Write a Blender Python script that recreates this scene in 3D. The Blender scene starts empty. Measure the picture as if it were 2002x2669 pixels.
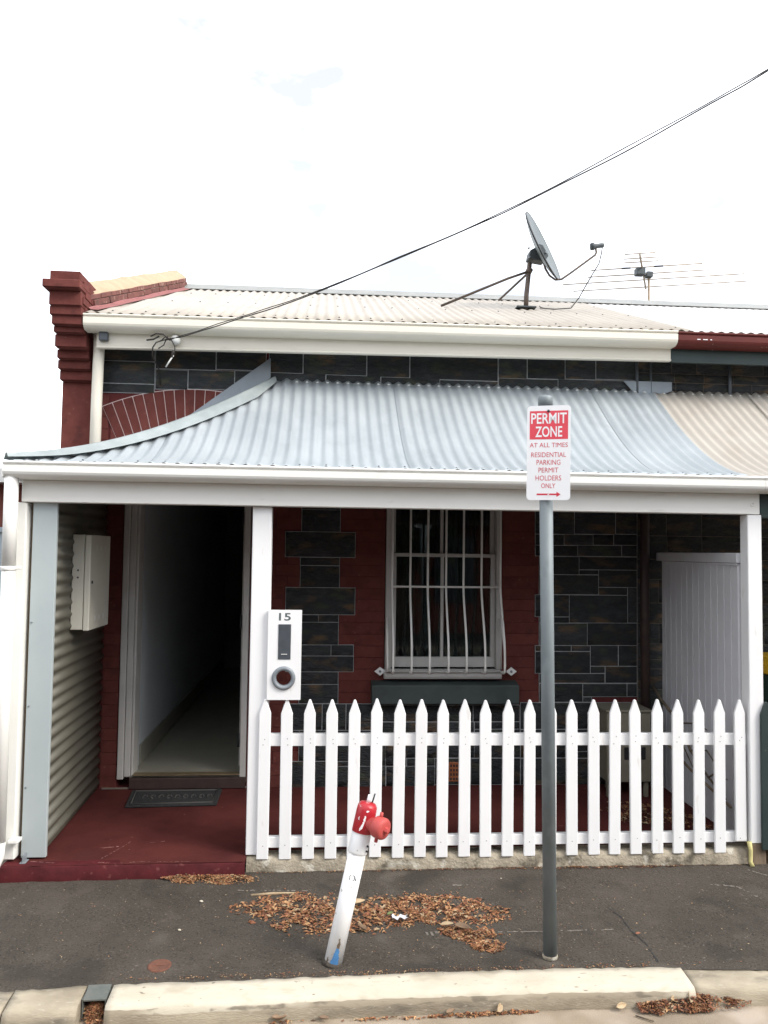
import bpy, bmesh, math, random
import numpy as np
from mathutils import Vector, Matrix, Euler
random.seed(7)
sc = bpy.context.scene
col = sc.collection
R = math.radians

# ------------------------------------------------------------------ camera
cam_d = bpy.data.cameras.new('camera'); cam = bpy.data.objects.new('camera', cam_d); col.objects.link(cam)
pitch, yaw, roll = R(2.895), R(4.363), R(0.75)
fw = Vector((math.sin(yaw)*math.cos(pitch), math.cos(yaw)*math.cos(pitch), math.sin(pitch)))
r0 = Vector((math.cos(yaw), -math.sin(yaw), 0)); u0 = r0.cross(fw)
rv = r0*math.cos(roll)+u0*math.sin(roll); uv = u0*math.cos(roll)-r0*math.sin(roll)
M = Matrix((rv, uv, -fw)).transposed().to_4x4(); M.translation = Vector((0, -4.5, 1.85))
cam.matrix_world = M
cam_d.sensor_fit = 'HORIZONTAL'; cam_d.sensor_width = 36.0; cam_d.lens = 36.0*2005/2002
cam_d.clip_start = 0.05; cam_d.clip_end = 2000
sc.camera = cam

# ------------------------------------------------------------------ sky, sun, exposure
SUN_EL, SUN_AZ = R(42), R(122)
w = bpy.data.worlds.new("World"); sc.world = w; w.use_nodes = True
nt = w.node_tree; nt.nodes.clear()
out = nt.nodes.new('ShaderNodeOutputWorld')
sky = nt.nodes.new('ShaderNodeTexSky'); sky.sky_type = 'NISHITA'; sky.sun_disc = False
sky.sun_elevation = SUN_EL; sky.sun_rotation = SUN_AZ
bg1 = nt.nodes.new('ShaderNodeBackground'); bg1.inputs[1].default_value = 0.05
nt.links.new(sky.outputs[0], bg1.inputs[0])
tc = nt.nodes.new('ShaderNodeTexCoord')
mp = nt.nodes.new('ShaderNodeMapping'); mp.inputs['Scale'].default_value = (1.0, 1.0, 2.2)
mp.inputs['Location'].default_value = (0.35, 0.1, 0.2)
nt.links.new(tc.outputs['Generated'], mp.inputs[0])
nz = nt.nodes.new('ShaderNodeTexNoise'); nz.inputs['Scale'].default_value = 4.2; nz.inputs['Detail'].default_value = 6
nz.inputs['Roughness'].default_value = 0.55
nt.links.new(mp.outputs[0], nz.inputs['Vector'])
rp = nt.nodes.new('ShaderNodeValToRGB')
rp.color_ramp.elements[0].position = 0.37; rp.color_ramp.elements[0].color = (0.335, 0.325, 0.31, 1)
rp.color_ramp.elements[1].position = 0.56; rp.color_ramp.elements[1].color = (1.0, 1.0, 1.0, 1)
nt.links.new(nz.outputs['Fac'], rp.inputs[0])
bg2 = nt.nodes.new('ShaderNodeBackground'); bg2.inputs[1].default_value = 1.0
nt.links.new(rp.outputs[0], bg2.inputs[0])
ad = nt.nodes.new('ShaderNodeAddShader')
nt.links.new(bg1.outputs[0], ad.inputs[0]); nt.links.new(bg2.outputs[0], ad.inputs[1]); nt.links.new(ad.outputs[0], out.inputs[0])
sl = bpy.data.lights.new('sun', 'SUN'); sl.energy = 1.5; sl.angle = R(22); sl.color = (1.0, 0.95, 0.88)
so = bpy.data.objects.new('sun', sl); col.objects.link(so)
sd = Vector((math.sin(SUN_AZ)*math.cos(SUN_EL), math.cos(SUN_AZ)*math.cos(SUN_EL), math.sin(SUN_EL)))
so.rotation_euler = sd.to_track_quat('Z', 'Y').to_euler(); so.location = sd*30
vs = sc.view_settings; vs.view_transform = 'Standard'; vs.look = 'None'; vs.gamma = 1; vs.use_curve_mapping = False
vs.exposure = 1.25
sc.render.engine = 'CYCLES'
sc.cycles.max_bounces = 8

# ------------------------------------------------------------------ materials
def mk(name, c1, c2=None, scale=6., rough=.6, metal=0., bump=0., bscale=80., rand=0., specks=(), stretch=(1,1,1),
       ramp=(.35,.65), spec=.5, detail=5, bdist=.004, coat=0.):
    m = bpy.data.materials.new(name); m.use_nodes = True
    n = m.node_tree.nodes; l = m.node_tree.links
    b = n['Principled BSDF']; b.inputs['Roughness'].default_value = rough; b.inputs['Metallic'].default_value = metal
    b.inputs['Specular IOR Level'].default_value = spec
    b.inputs['Coat Weight'].default_value = coat
    t = n.new('ShaderNodeTexCoord'); mpn = n.new('ShaderNodeMapping'); mpn.inputs['Scale'].default_value = stretch
    l.new(t.outputs['Object'], mpn.inputs[0])
    vec = mpn.outputs[0]
    oi = n.new('ShaderNodeObjectInfo')
    if rand:
        va = n.new('ShaderNodeVectorMath'); va.operation = 'SCALE'; va.inputs[0].default_value = (13.1, 7.7, 19.3)
        l.new(oi.outputs['Random'], va.inputs['Scale'])
        vb = n.new('ShaderNodeVectorMath'); vb.operation = 'ADD'
        l.new(vec, vb.inputs[0]); l.new(va.outputs[0], vb.inputs[1]); vec = vb.outputs[0]
    cur = None
    c2 = c2 or tuple(x*.8 for x in c1)
    no = n.new('ShaderNodeTexNoise'); no.inputs['Scale'].default_value = scale; no.inputs['Detail'].default_value = detail
    no.inputs['Roughness'].default_value = .62
    l.new(vec, no.inputs['Vector'])
    rm = n.new('ShaderNodeValToRGB'); e = rm.color_ramp.elements
    e[0].position, e[1].position = ramp; e[0].color = (*c1, 1); e[1].color = (*c2, 1)
    l.new(no.outputs['Fac'], rm.inputs[0]); cur = rm.outputs[0]
    for (c, s, lo, hi, amt) in specks:
        q = n.new('ShaderNodeTexNoise'); q.inputs['Scale'].default_value = s; q.inputs['Detail'].default_value = 3
        l.new(vec, q.inputs['Vector'])
        mr = n.new('ShaderNodeMapRange'); mr.inputs['From Min'].default_value = lo; mr.inputs['From Max'].default_value = hi
        mr.inputs['To Max'].default_value = amt; mr.clamp = True
        l.new(q.outputs['Fac'], mr.inputs['Value'])
        mx = n.new('ShaderNodeMix'); mx.data_type = 'RGBA'
        l.new(mr.outputs[0], mx.inputs['Factor']); l.new(cur, mx.inputs['A']); mx.inputs['B'].default_value = (*c, 1)
        cur = mx.outputs['Result']
    if rand:
        hv = n.new('ShaderNodeHueSaturation')
        mr = n.new('ShaderNodeMapRange'); mr.inputs['To Min'].default_value = 1-rand; mr.inputs['To Max'].default_value = 1+rand
        l.new(oi.outputs['Random'], mr.inputs['Value']); l.new(mr.outputs[0], hv.inputs['Value']); l.new(cur, hv.inputs['Color'])
        cur = hv.outputs[0]
    l.new(cur, b.inputs['Base Color'])
    if bump:
        q = n.new('ShaderNodeTexNoise'); q.inputs['Scale'].default_value = bscale; q.inputs['Detail'].default_value = 6
        l.new(vec, q.inputs['Vector'])
        bp = n.new('ShaderNodeBump'); bp.inputs['Strength'].default_value = bump; bp.inputs['Distance'].default_value = bdist
        l.new(q.outputs['Fac'], bp.inputs['Height']); l.new(bp.outputs[0], b.inputs['Normal'])
    return m

MT = {}
def defm(k, *a, **kw): MT[k] = mk(k, *a, **kw)
defm('asphalt', (.050,.042,.0335), (.072,.061,.049), scale=1.7, rough=.92, bump=1., bscale=85, bdist=.008, spec=.25, detail=9,
     specks=(((.017,.015,.013), 110, .54, .64, .7), ((.125,.112,.096), 88, .62, .69, .75), ((.18,.165,.145), 50, .69, .73, .75), ((.062,.054,.044), 22, .55, .66, .5), ((.085,.072,.06), 7, .55, .75, .5), ((.027,.023,.019), 2.6, .55, .68, .6), ((.10,.088,.073), 3.6, .62, .72, .5)))
defm('tree_leaf', (.05,.075,.03), (.035,.055,.022), scale=1, rough=.7)
defm('road', (.085,.08,.075), (.065,.062,.058), scale=2.5, rough=.95)
defm('gutter_concrete', (.29,.23,.165), (.22,.175,.125), scale=2.5, rough=.92, bump=.6, bscale=160,
     specks=(((.12,.105,.09), 260, .6, .7, .6), ((.5,.43,.36), 3, .5, .7, .5)))
defm('earth', (.10,.085,.065), (.14,.12,.095), scale=.4, rough=.95)
defm('kerb_paint', (.52,.475,.385), (.455,.41,.325), scale=7, rough=.85, bump=.5, bscale=70, spec=.2, stretch=(.5,1,1),
     specks=(((.34,.30,.23), 9, .60, .72, .8), ((.16,.14,.11), 48, .67, .72, .8), ((.42,.37,.28), 30, .57, .68, .5)))
defm('kerb_worn', (.50,.455,.365), (.43,.385,.30), scale=7, rough=.9, bump=.6, bscale=70, spec=.2, stretch=(.4,1,1),
     specks=(((.27,.23,.17), 6, .44, .54, .9), ((.15,.13,.10), 24, .56, .66, .8)))
defm('kerb_concrete', (.40,.35,.265), (.245,.21,.155), scale=6, spec=.2, stretch=(.45,1,1.6), rough=.9, bump=.6, bscale=110,
     specks=(((.10,.09,.075), 9, .55, .72, .7), ((.40,.36,.29), 70, .62, .7, .6)))
defm('old_concrete', (.36,.315,.24), (.22,.19,.14), scale=9, rough=.92, bump=.8, bscale=70, bdist=.01,
     specks=(((.08,.068,.05), 9, .54, .66, .85), ((.52,.49,.42), 12, .58, .68, .7)))
defm('floor_red', (.086,.022,.019), (.056,.014,.013), scale=3, spec=.12, rough=.85, bump=.25, bscale=60,
     specks=(((.06,.018,.017), 5, .55, .75, .6), ((.22,.11,.10), 16, .72, .74, .5)))
defm('riser_red', (.085,.015,.017), (.055,.011,.013), spec=.12, scale=9, rough=.7, bump=.5, bscale=40,
     specks=(((.17,.06,.055), 26, .65, .72, .5),))
defm('floor_scrape', (.26,.12,.105), (.16,.06,.055), scale=30, rough=.9)
defm('red_brick', (.108,.031,.026), (.138,.042,.035), scale=9, spec=.15, rough=.85, bump=.35, bscale=70, rand=.07,
     specks=(((.07,.024,.021), 12, .56, .72, .6), ((.20,.085,.07), 30, .66, .74, .5)))
defm('red_wall', (.095,.022,.021), (.112,.027,.026), spec=.15, scale=8, rough=.8, bump=.3)
defm('bare_brick', (.165,.060,.046), (.115,.042,.034), scale=16, rough=.9, bump=.8, bscale=60, rand=.16,
     specks=(((.27,.185,.135), 26, .58, .68, .7), ((.07,.04,.034), 14, .56, .7, .6)))
defm('lead_pink', (.27,.092,.085), (.20,.068,.063), scale=12, rough=.7, bump=.4)
defm('mortar_cap', (.39,.295,.195), (.33,.245,.155), scale=9, rough=.9, bump=.7, bscale=50, bdist=.01)
defm('mortar', (.19,.155,.125), (.14,.115,.095), scale=20, rough=.95, bump=.5)
defm('stone', (.046,.049,.050), (.017,.020,.024), scale=6, rough=.78, spec=.3, bump=1., bscale=30, bdist=.02, rand=.28,
     stretch=(1,1,2.6), specks=(((.145,.092,.046), 4.2, .56, .72, .75), ((.060,.068,.046), 6, .54, .68, .65)))
defm('arch_line', (.70,.58,.56), (.62,.50,.48), scale=30, rough=.9)
defm('pointing', (.38,.39,.40), (.30,.31,.31), scale=30, rough=.9)
defm('white_paint', (.80,.80,.79), (.77,.77,.755), scale=3, rough=.5, bump=.08, bscale=60,
     specks=(((.62,.60,.55), 14, .66, .74, .35),))
defm('picket_paint', (.82,.82,.82), (.79,.79,.785), scale=5, rough=.55, bump=.12, bscale=40, rand=.02, stretch=(1,1,.25),
     specks=(((.60,.58,.53), 22, .68, .74, .4),))
defm('cream_paint', (.72,.68,.585), (.68,.64,.545), scale=3, rough=.45, bump=.06, bscale=40, stretch=(.3,1,1),
     specks=(((.50,.46,.38), 9, .66, .76, .5),))
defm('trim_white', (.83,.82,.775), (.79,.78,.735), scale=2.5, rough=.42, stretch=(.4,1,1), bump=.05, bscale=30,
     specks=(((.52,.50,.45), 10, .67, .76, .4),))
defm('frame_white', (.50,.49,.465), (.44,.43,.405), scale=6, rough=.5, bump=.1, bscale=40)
defm('zinc', (.43,.468,.488), (.36,.398,.42), scale=3.2, rough=.42, metal=.35, rand=.03, stretch=(1,.35,1), bump=.05, bscale=20,
     specks=(((.33,.36,.38), 9, .57, .74, .45), ((.44,.48,.51), 11, .62, .75, .4)))
defm('zinc_cap', (.34,.375,.375), (.26,.295,.295), scale=9, rough=.45, metal=.35, specks=(((.33,.36,.35), 18, .56, .7, .6),))
defm('flash_grey', (.26,.29,.32), (.22,.25,.28), scale=6, rough=.55, metal=.2)
defm('roof_cream', (.37,.335,.285), (.33,.295,.25), scale=3, rough=.55, rand=.03, stretch=(1,.3,1),
     specks=(((.28,.25,.21), 6, .58, .75, .5),))
defm('roof_pale', (.60,.59,.57), (.56,.55,.53), scale=2, rough=.45, stretch=(1,.3,1))
defm('roof_beige', (.40,.37,.325), (.345,.315,.275), scale=3, rough=.55, rand=.03, stretch=(1,.35,1),
     specks=(((.34,.30,.25), 6, .57, .72, .55),))
defm('ridge_grey', (.27,.275,.26), (.22,.225,.215), scale=6, rough=.5, metal=.3)
defm('panel_blue', (.43,.48,.485), (.39,.44,.45), scale=1.6, rough=.5, metal=.1, specks=(((.30,.33,.33), 3, .6, .8, .4),))
defm('corr_olive', (.125,.12,.096), (.10,.094,.074), scale=4, rough=.5, metal=.25, stretch=(1,.5,1), specks=(((.075,.07,.055), 7, .58, .74, .5),))
defm('hall_wall', (.52,.56,.58), (.48,.52,.54), scale=2, rough=.7)
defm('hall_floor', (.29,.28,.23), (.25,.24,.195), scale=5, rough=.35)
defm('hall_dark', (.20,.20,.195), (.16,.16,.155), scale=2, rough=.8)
defm('dark_wood', (.05,.03,.025), (.035,.02,.018), scale=12, rough=.6)
defm('brass', (.34,.26,.16), (.26,.20,.12), scale=14, rough=.4, metal=.6)
defm('curtain', (.050,.058,.054), (.034,.040,.038), scale=5, rough=.9, stretch=(3,1,.25))
defm('sill_green', (.050,.066,.062), (.036,.048,.046), scale=6, rough=.6, bump=.2, bscale=50)
defm('galv', (.18,.205,.212), (.14,.163,.172), scale=7, rough=.6, metal=.25, stretch=(1,1,.5), bump=.06, bscale=60,
     specks=(((.22,.25,.26), 12, .56, .70, .7), ((.07,.085,.09), 9, .60, .73, .6)))
defm('sign_white', (.83,.83,.83), (.80,.80,.80), scale=4, rough=.35)
defm('sign_red', (.72,.060,.085), (.66,.05,.075), scale=8, rough=.4)
defm('ink_red', (.62,.028,.06), (.56,.025,.05), scale=20, rough=.5, specks=(((.75,.45,.47), 160, .60, .68, .6),))
defm('scrawl_white', (.82,.78,.78), (.8,.76,.76), rough=.5)
defm('hydrant_red', (.46,.016,.026), (.36,.014,.022), scale=12, rough=.4, bump=.35, bscale=60, specks=(((.66,.45,.43), 55, .665, .70, .8), ((.24,.010,.014), 9, .58, .72, .6)))
defm('cap_red', (.47,.075,.065), (.40,.055,.05), scale=10, rough=.6, bump=.2, bscale=60)
defm('pipe_white', (.80,.80,.80), (.76,.76,.755), scale=7, rough=.5, bump=.15, bscale=50,
     specks=(((.30,.26,.22), 40, .70, .73, .7),))
defm('chip_blue', (.06,.20,.42), (.05,.16,.34), scale=30, rough=.6)
defm('chip_brown', (.14,.10,.06), (.09,.065,.045), scale=40, rough=.8)
defm('rust', (.15,.060,.035), (.10,.042,.028), scale=40, rough=.9, bump=.6, bscale=120)
defm('dish_grey', (.125,.145,.15), (.10,.12,.125), scale=5, rough=.5, metal=.2)
defm('dish_rim', (.07,.075,.08), rough=.5)
defm('bracket_dark', (.055,.065,.07), (.04,.048,.052), scale=12, rough=.55, metal=.3)
defm('mast_brown', (.11,.08,.06), (.07,.055,.048), scale=18, rough=.6, metal=.4)
defm('antenna_metal', (.30,.24,.17), (.22,.17,.12), scale=10, rough=.5, metal=.4)
defm('black_plastic', (.018,.018,.02), rough=.5)
defm('cable', (.022,.020,.020), (.04,.032,.026), scale=3, rough=.6)
defm('white_plastic', (.75,.75,.72), rough=.4)
defm('plate_grey', (.085,.095,.11), (.06,.07,.08), scale=12, rough=.45, metal=.2)
defm('ring_grey', (.22,.245,.265), (.18,.20,.22), scale=10, rough=.4)
defm('nail_grey', (.30,.29,.27), rough=.6)
defm('numeral', (.10,.12,.125), rough=.5)
defm('meter_cream', (.62,.60,.52), (.58,.56,.48), scale=4, rough=.45)
defm('rubber', (.014,.014,.015), (.024,.024,.024), scale=40, rough=.85, bump=.8, bscale=200)
defm('rubber_worn', (.06,.058,.055), rough=.85)
defm('neighbour_red', (.115,.024,.020), (.09,.020,.017), scale=5, spec=.2, rough=.6, specks=(((.4,.3,.28), 25, .70, .73, .5),))
defm('dark_green', (.022,.038,.036), (.016,.030,.028), scale=5, rough=.55, rand=.05, bump=.15, specks=(((.13,.14,.11), 30, .71, .74, .6),))
defm('bin_green', (.015,.035,.025), rough=.5)
defm('bin_yellow', (.72,.42,.02), rough=.45)
defm('tongue_white', (.60,.60,.62), (.56,.56,.58), scale=4, rough=.5, rand=.03)
defm('cabinet_beige', (.21,.19,.145), (.17,.155,.115), scale=5, rough=.6, specks=(((.2,.17,.12), 10, .6, .75, .5),))
defm('weathered_wood', (.24,.18,.12), (.15,.11,.075), scale=12, rough=.9, bump=.6, stretch=(1,1,.2))
defm('bark', (.16,.12,.08), (.09,.07,.05), scale=20, rough=.9, bump=.8)
defm('terracotta', (.33,.11,.045), (.24,.075,.03), scale=30, rough=.85, bump=.6)
defm('yellow_stub', (.58,.52,.22), (.45,.40,.18), scale=20, rough=.6)
defm('pale_scrape', (.20,.175,.15), (.10,.088,.075), scale=45, rough=.9)
defm('steel_drain', (.11,.125,.115), (.16,.165,.15), scale=20, rough=.6, metal=.3)
defm('leaf_a', (.33,.152,.062), (.26,.112,.046), scale=30, rough=.7)
defm('leaf_b', (.24,.092,.042), (.18,.066,.032), scale=30, rough=.7)
defm('leaf_c', (.44,.26,.125), (.36,.20,.09), scale=30, rough=.7)
defm('leaf_d', (.085,.04,.022), (.06,.028,.016), scale=30, rough=.75)
defm('leaf_e', (.40,.295,.18), (.33,.24,.14), scale=30, rough=.7)
defm('leaf_pale', (.42,.32,.20), (.33,.235,.135), scale=18, rough=.7, rand=.12)
defm('leaf_tan', (.25,.165,.10), (.18,.115,.07), scale=18, rough=.75, rand=.12)
defm('leaf_green', (.13,.17,.06), (.10,.13,.045), scale=18, rough=.7)
defm('paper', (.72,.72,.74), rough=.7)
defm('neigh_brick', (.26,.09,.065), (.20,.065,.05), scale=14, rough=.9)
defm('neigh_fence', (.36,.42,.45), (.32,.38,.41), scale=2, rough=.6)
# window glass: clear pane with a fresnel reflection
g = bpy.data.materials.new('window_glass'); g.use_nodes = True
gn, gl = g.node_tree.nodes, g.node_tree.links; gn.clear()
go = gn.new('ShaderNodeOutputMaterial'); gt = gn.new('ShaderNodeBsdfTransparent'); gt.inputs[0].default_value = (.75,.8,.8,1)
gg = gn.new('ShaderNodeBsdfGlossy'); gg.inputs['Roughness'].default_value = .03
gf = gn.new('ShaderNodeFresnel'); gf.inputs[0].default_value = 1.5; gm = gn.new('ShaderNodeMixShader')
gl.new(gf.outputs[0], gm.inputs[0]); gl.new(gt.outputs[0], gm.inputs[1]); gl.new(gg.outputs[0], gm.inputs[2]); gl.new(gm.outputs[0], go.inputs[0])
MT['glass'] = g

# ------------------------------------------------------------------ builders
WL = {}           # world location of every parent
def tag(o, label=None, cat=None, group=None, kind=None):
    if label: o['label'] = label
    if cat: o['category'] = cat
    if group: o['group'] = group
    if kind: o['kind'] = kind
    return o
def link(o, parent=None, wloc=(0,0,0)):
    col.objects.link(o)
    if parent is not None: o.parent = parent
    WL[o.name] = Vector(wloc)
    return o
def empty(name, loc=(0,0,0), parent=None):
    o = bpy.data.objects.new(name, None); o.empty_display_size = .1
    pl = WL[parent.name] if parent else Vector((0,0,0))
    o.location = Vector(loc)-pl
    return link(o, parent, loc)
class MB:
    def __init__(s): s.v=[]; s.f=[]; s.mi=[]; s.sm=[]
    def add(s, vs, fs, mi=0, smooth=False):
        k=len(s.v); s.v += [tuple(p) for p in vs]; s.f += [tuple(i+k for i in q) for q in fs]
        s.mi += [mi]*len(fs); s.sm += [smooth]*len(fs); return s
    def box(s, x0,x1,y0,y1,z0,z1, mi=0):
        return s.add([(x0,y0,z0),(x1,y0,z0),(x1,y1,z0),(x0,y1,z0),(x0,y0,z1),(x1,y0,z1),(x1,y1,z1),(x0,y1,z1)],
            [(0,3,2,1),(4,5,6,7),(0,1,5,4),(1,2,6,5),(2,3,7,6),(3,0,4,7)], mi)
    def tube(s, pts, r, n=10, caps=True, mi=0, smooth=True):
        pts=[Vector(p) for p in pts]; rs = r if isinstance(r,(list,tuple)) else [r]*len(pts)
        vs=[]; prev=None
        for i,p in enumerate(pts):
            d=(pts[min(i+1,len(pts)-1)]-pts[max(i-1,0)]).normalized()
            if prev is None:
                a=Vector((0,0,1)) if abs(d.z)<.9 else Vector((1,0,0)); x=d.cross(a).normalized()
            else: x=(prev-d*prev.dot(d)).normalized()
            prev=x; y=d.cross(x)
            for k in range(n):
                t=2*math.pi*k/n; vs.append(p+(x*math.cos(t)+y*math.sin(t))*rs[i])
        fs=[]
        for i in range(len(pts)-1):
            for k in range(n):
                fs.append((i*n+k,i*n+(k+1)%n,(i+1)*n+(k+1)%n,(i+1)*n+k))
        s.add(vs,fs,mi,smooth)
        if caps:
            m=len(vs); s.add(vs[:n],[tuple(range(n-1,-1,-1))],mi); s.add(vs[m-n:],[tuple(range(n))],mi)
        return s
    def extrude_x(s, prof, x0, x1, mi=0, close=True, smooth=False, fz=None):   # prof: closed (y,z) outline
        n=len(prof); fz = fz or (lambda x: 0)
        vs=[(x0,y,z+fz(x0)) for y,z in prof]+[(x1,y,z+fz(x1)) for y,z in prof]
        fs=[(k,(k+1)%n,n+(k+1)%n,n+k) for k in range(n if close else n-1)]
        s.add(vs,fs,mi,smooth)
        if close: s.add(vs,[tuple(range(n-1,-1,-1)),tuple(range(n,2*n))],mi)
        return s
    def prism(s, poly, y0, y1, mi=0):          # poly (x,z), extruded in y
        n=len(poly); vs=[(x,y0,z) for x,z in poly]+[(x,y1,z) for x,z in poly]
        fs=[tuple(range(n)),tuple(range(2*n-1,n-1,-1))]+[(k,n+k,n+(k+1)%n,(k+1)%n) for k in range(n)]
        return s.add(vs,fs,mi)
    def lathe(s, prof, base, axis, n=20, mi=0, smooth=True):       # prof (r, h) along axis
        a=Vector(axis).normalized(); t=Vector((0,0,1)) if abs(a.z)<.9 else Vector((1,0,0))
        x=a.cross(t).normalized(); y=a.cross(x); b=Vector(base)
        vs=[b+a*h+(x*math.cos(2*math.pi*k/n)+y*math.sin(2*math.pi*k/n))*r for r,h in prof for k in range(n)]
        fs=[(i*n+k,i*n+(k+1)%n,(i+1)*n+(k+1)%n,(i+1)*n+k) for i in range(len(prof)-1) for k in range(n)]
        return s.add(vs,fs,mi,smooth)
    def mesh(s, name, mats, bevel=0., org=Vector((0,0,0)), normals=True):
        me=bpy.data.meshes.new(name); me.from_pydata([Vector(p)-org for p in s.v],[],s.f)
        for m in (mats if isinstance(mats,(list,tuple)) else [mats]): me.materials.append(MT[m])
        me.polygons.foreach_set('material_index', s.mi); me.polygons.foreach_set('use_smooth', s.sm)
        bm=bmesh.new(); bm.from_mesh(me)
        bmesh.ops.remove_doubles(bm, verts=bm.verts, dist=1e-6)
        if normals: bmesh.ops.recalc_face_normals(bm, faces=bm.faces)
        if bevel:
            es=[e for e in bm.edges if len(e.link_faces)==2 and e.calc_face_angle(0)>.6]
            bmesh.ops.bevel(bm, geom=es, offset=bevel, segments=1, affect='EDGES', profile=.5)
        bm.to_mesh(me); bm.free(); return me
    def build(s, name, mats, parent=None, bevel=0., org=None, normals=True):
        pl = WL[parent.name] if parent else Vector((0,0,0))
        o_w = Vector(org) if org is not None else pl
        o=bpy.data.objects.new(name, s.mesh(name, mats, bevel, o_w, normals)); o.location = o_w-pl
        return link(o, parent, o_w)
def box(name, m, parent, x0,x1,y0,y1,z0,z1, bevel=.002):
    return MB().box(x0,x1,y0,y1,z0,z1).build(name, m, parent, bevel)
_cache={}
def piece(name, m, parent, c, dims, bevel=.002, rot=None, jit=0.):
    k=(name,m,tuple(round(d,3) for d in dims),bevel)
    if k not in _cache:
        a,b,d=[x/2 for x in k[2]]; _cache[k]=MB().box(-a,a,-b,b,-d,d).mesh(name,m,bevel)
    o=bpy.data.objects.new(name,_cache[k]); o.location=Vector(c)-WL[parent.name]
    if rot is not None: o.rotation_euler=rot
    elif jit: o.rotation_euler=(random.uniform(-jit,jit),random.uniform(-jit,jit)*.3,random.uniform(-jit,jit))
    return link(o,parent,c)
def text_mb(txt, w, h, bold=0., align='C'):
    cu=bpy.data.curves.new('lettering','FONT'); cu.body=txt; cu.offset=bold; cu.resolution_u=3
    ob=bpy.data.objects.new('lettering',cu); col.objects.link(ob)
    dg=bpy.context.evaluated_depsgraph_get(); dg.update()
    me=ob.evaluated_get(dg).to_mesh()
    V=np.array([v.co[:] for v in me.vertices]); F=[tuple(p.vertices) for p in me.polygons]
    ob.evaluated_get(dg).to_mesh_clear(); bpy.data.objects.remove(ob); bpy.data.curves.remove(cu)
    lo,hi=V.min(0),V.max(0)
    V=(V-lo)/(np.maximum(hi-lo,1e-9)); V=(V-.5)*np.array([w,h,0]) if True else V
    return V,F
def lettering(name, m, parent, txt, c, w, h, bold=0.):          # print on a face that looks towards -y (local coordinates)
    V,F=text_mb(txt,w,h,bold); mb=MB()
    mb.add([(c[0]+v[0], c[1], c[2]+v[1]) for v in V], F)
    return mb.build(name, m, parent, normals=False)

# ================================================================== SETTING
def gz(y): return .02+.03*y if y>-1.2 else -.016
g0=MB(); g0.add([(-300,-300,-.115),(300,-300,-.115),(300,300,-.115),(-300,300,-.115)],[(0,1,2,3)])
tag(g0.build('ground','earth'),kind='structure')
rd=MB()
xs=[-40,-8,-3,-1.5,0,1.5,3,8,40]; ys=[-1.02,-1.3,-1.5,-4.5,-7.6]; zz=[-.1,-.1,-.096,.0,-.1]
rd.add([(x,y,z) for y,z in zip(ys,zz) for x in xs],[(j*9+i,j*9+i+1,(j+1)*9+i+1,(j+1)*9+i) for j in range(4) for i in range(8)])
rd.mi=[0]*16+[1]*16
tag(rd.build('road',['gutter_concrete','road']),kind='structure')
MB().box(-40,40,-7.75,-7.6,-.2,.01).build('far_kerb','kerb_concrete')['kind']='structure'
MB().box(-40,40,-10.2,-7.75,-.2,.0).build('far_footpath','road')['kind']='structure'
# the other side of the street (out of frame, added to shade the verandah and reflect in the glass)
oh=tag(empty('shading_terrace_row',(0,-10.3,0)),'row of brick cottages across the street, out of view, added to shade the verandah and mirrored in the window glass','house')
MB().box(-26,26,-16,-10.3,0,3.5).build('wall','neigh_brick',oh)
MB().add([(-26.4,-9.6,2.5),(26.4,-9.6,2.5),(26.4,-10.3,3.2),(-26.4,-10.3,3.2),(-26.4,-10.2,3.45),(26.4,-10.2,3.45),(26.4,-13.2,4.6),(-26.4,-13.2,4.6),(26.4,-16.3,3.4),(-26.4,-16.3,3.4)],[(0,1,2,3),(4,5,6,7),(7,6,8,9)]).build('roof','ridge_grey',oh)
for i in range(10):
    x=-22.5+5*i; MB().box(x,x+.9,-10.29,-10.24,.7,2.2).build('window','plate_grey',oh); MB().box(x+2,x+2.9,-10.29,-10.24,.1,2.2).build('door','dark_wood',oh)
for (tx,ty,th,tr,sd_,tlab) in ((-8.2,-8.7,6.6,2.2,1,'leafy street tree opposite the corrugated side wall, added to shade the verandah and mirrored in the window glass'),(1.6,-8.8,5.8,2.0,2,'leafy street tree straight across the road from the window, added to shade the verandah and mirrored in its glass'),(9.8,-8.7,6.4,2.2,3,'leafy street tree across the road to the right, added to shade the verandah and mirrored in the window glass')):  # trees outside the frame, added to cut the light reaching the verandah
    tr_=tag(empty('shading_street_tree',(tx,ty,0)),tlab,'tree','added street trees across the road')
    MB().tube([(tx,ty,0),(tx+.1,ty,1.6),(tx,ty+.1,3.4),(tx+.15,ty,5.5)],[.2,.17,.13,.05],10).build('trunk','bark',tr_)
    q=random.Random(sd_); cm=MB()
    for k in range(20):
        c=Vector((tx+q.gauss(0,tr*.45),ty+q.gauss(0,tr*.4),th*.62+q.gauss(0,th*.13)))
        for j in range(120):
            v=Vector((q.gauss(0,.45),q.gauss(0,.45),q.gauss(0,.38)))+c; a=q.uniform(0,6.28); sz=q.uniform(.13,.28)
            d1=Vector((math.cos(a),math.sin(a),q.uniform(-.7,.7)))*sz; d2=Vector((-math.sin(a),math.cos(a),q.uniform(-.7,.7)))*sz*.6
            cm.add([v-d1,v+d2,v+d1,v-d2],[(0,1,2,3)])
    cm.build('crown','tree_leaf',tr_,normals=False)
def kb(x): return float(np.interp(x,[-8,-2.5,-1.3,-.96,-.2,.43,1.15,1.67,2.0,3,8],[-1.12,-1.10,-1.082,-1.055,-1.045,-1.03,-1.03,-1.05,-1.075,-1.09,-1.1]))
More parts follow.
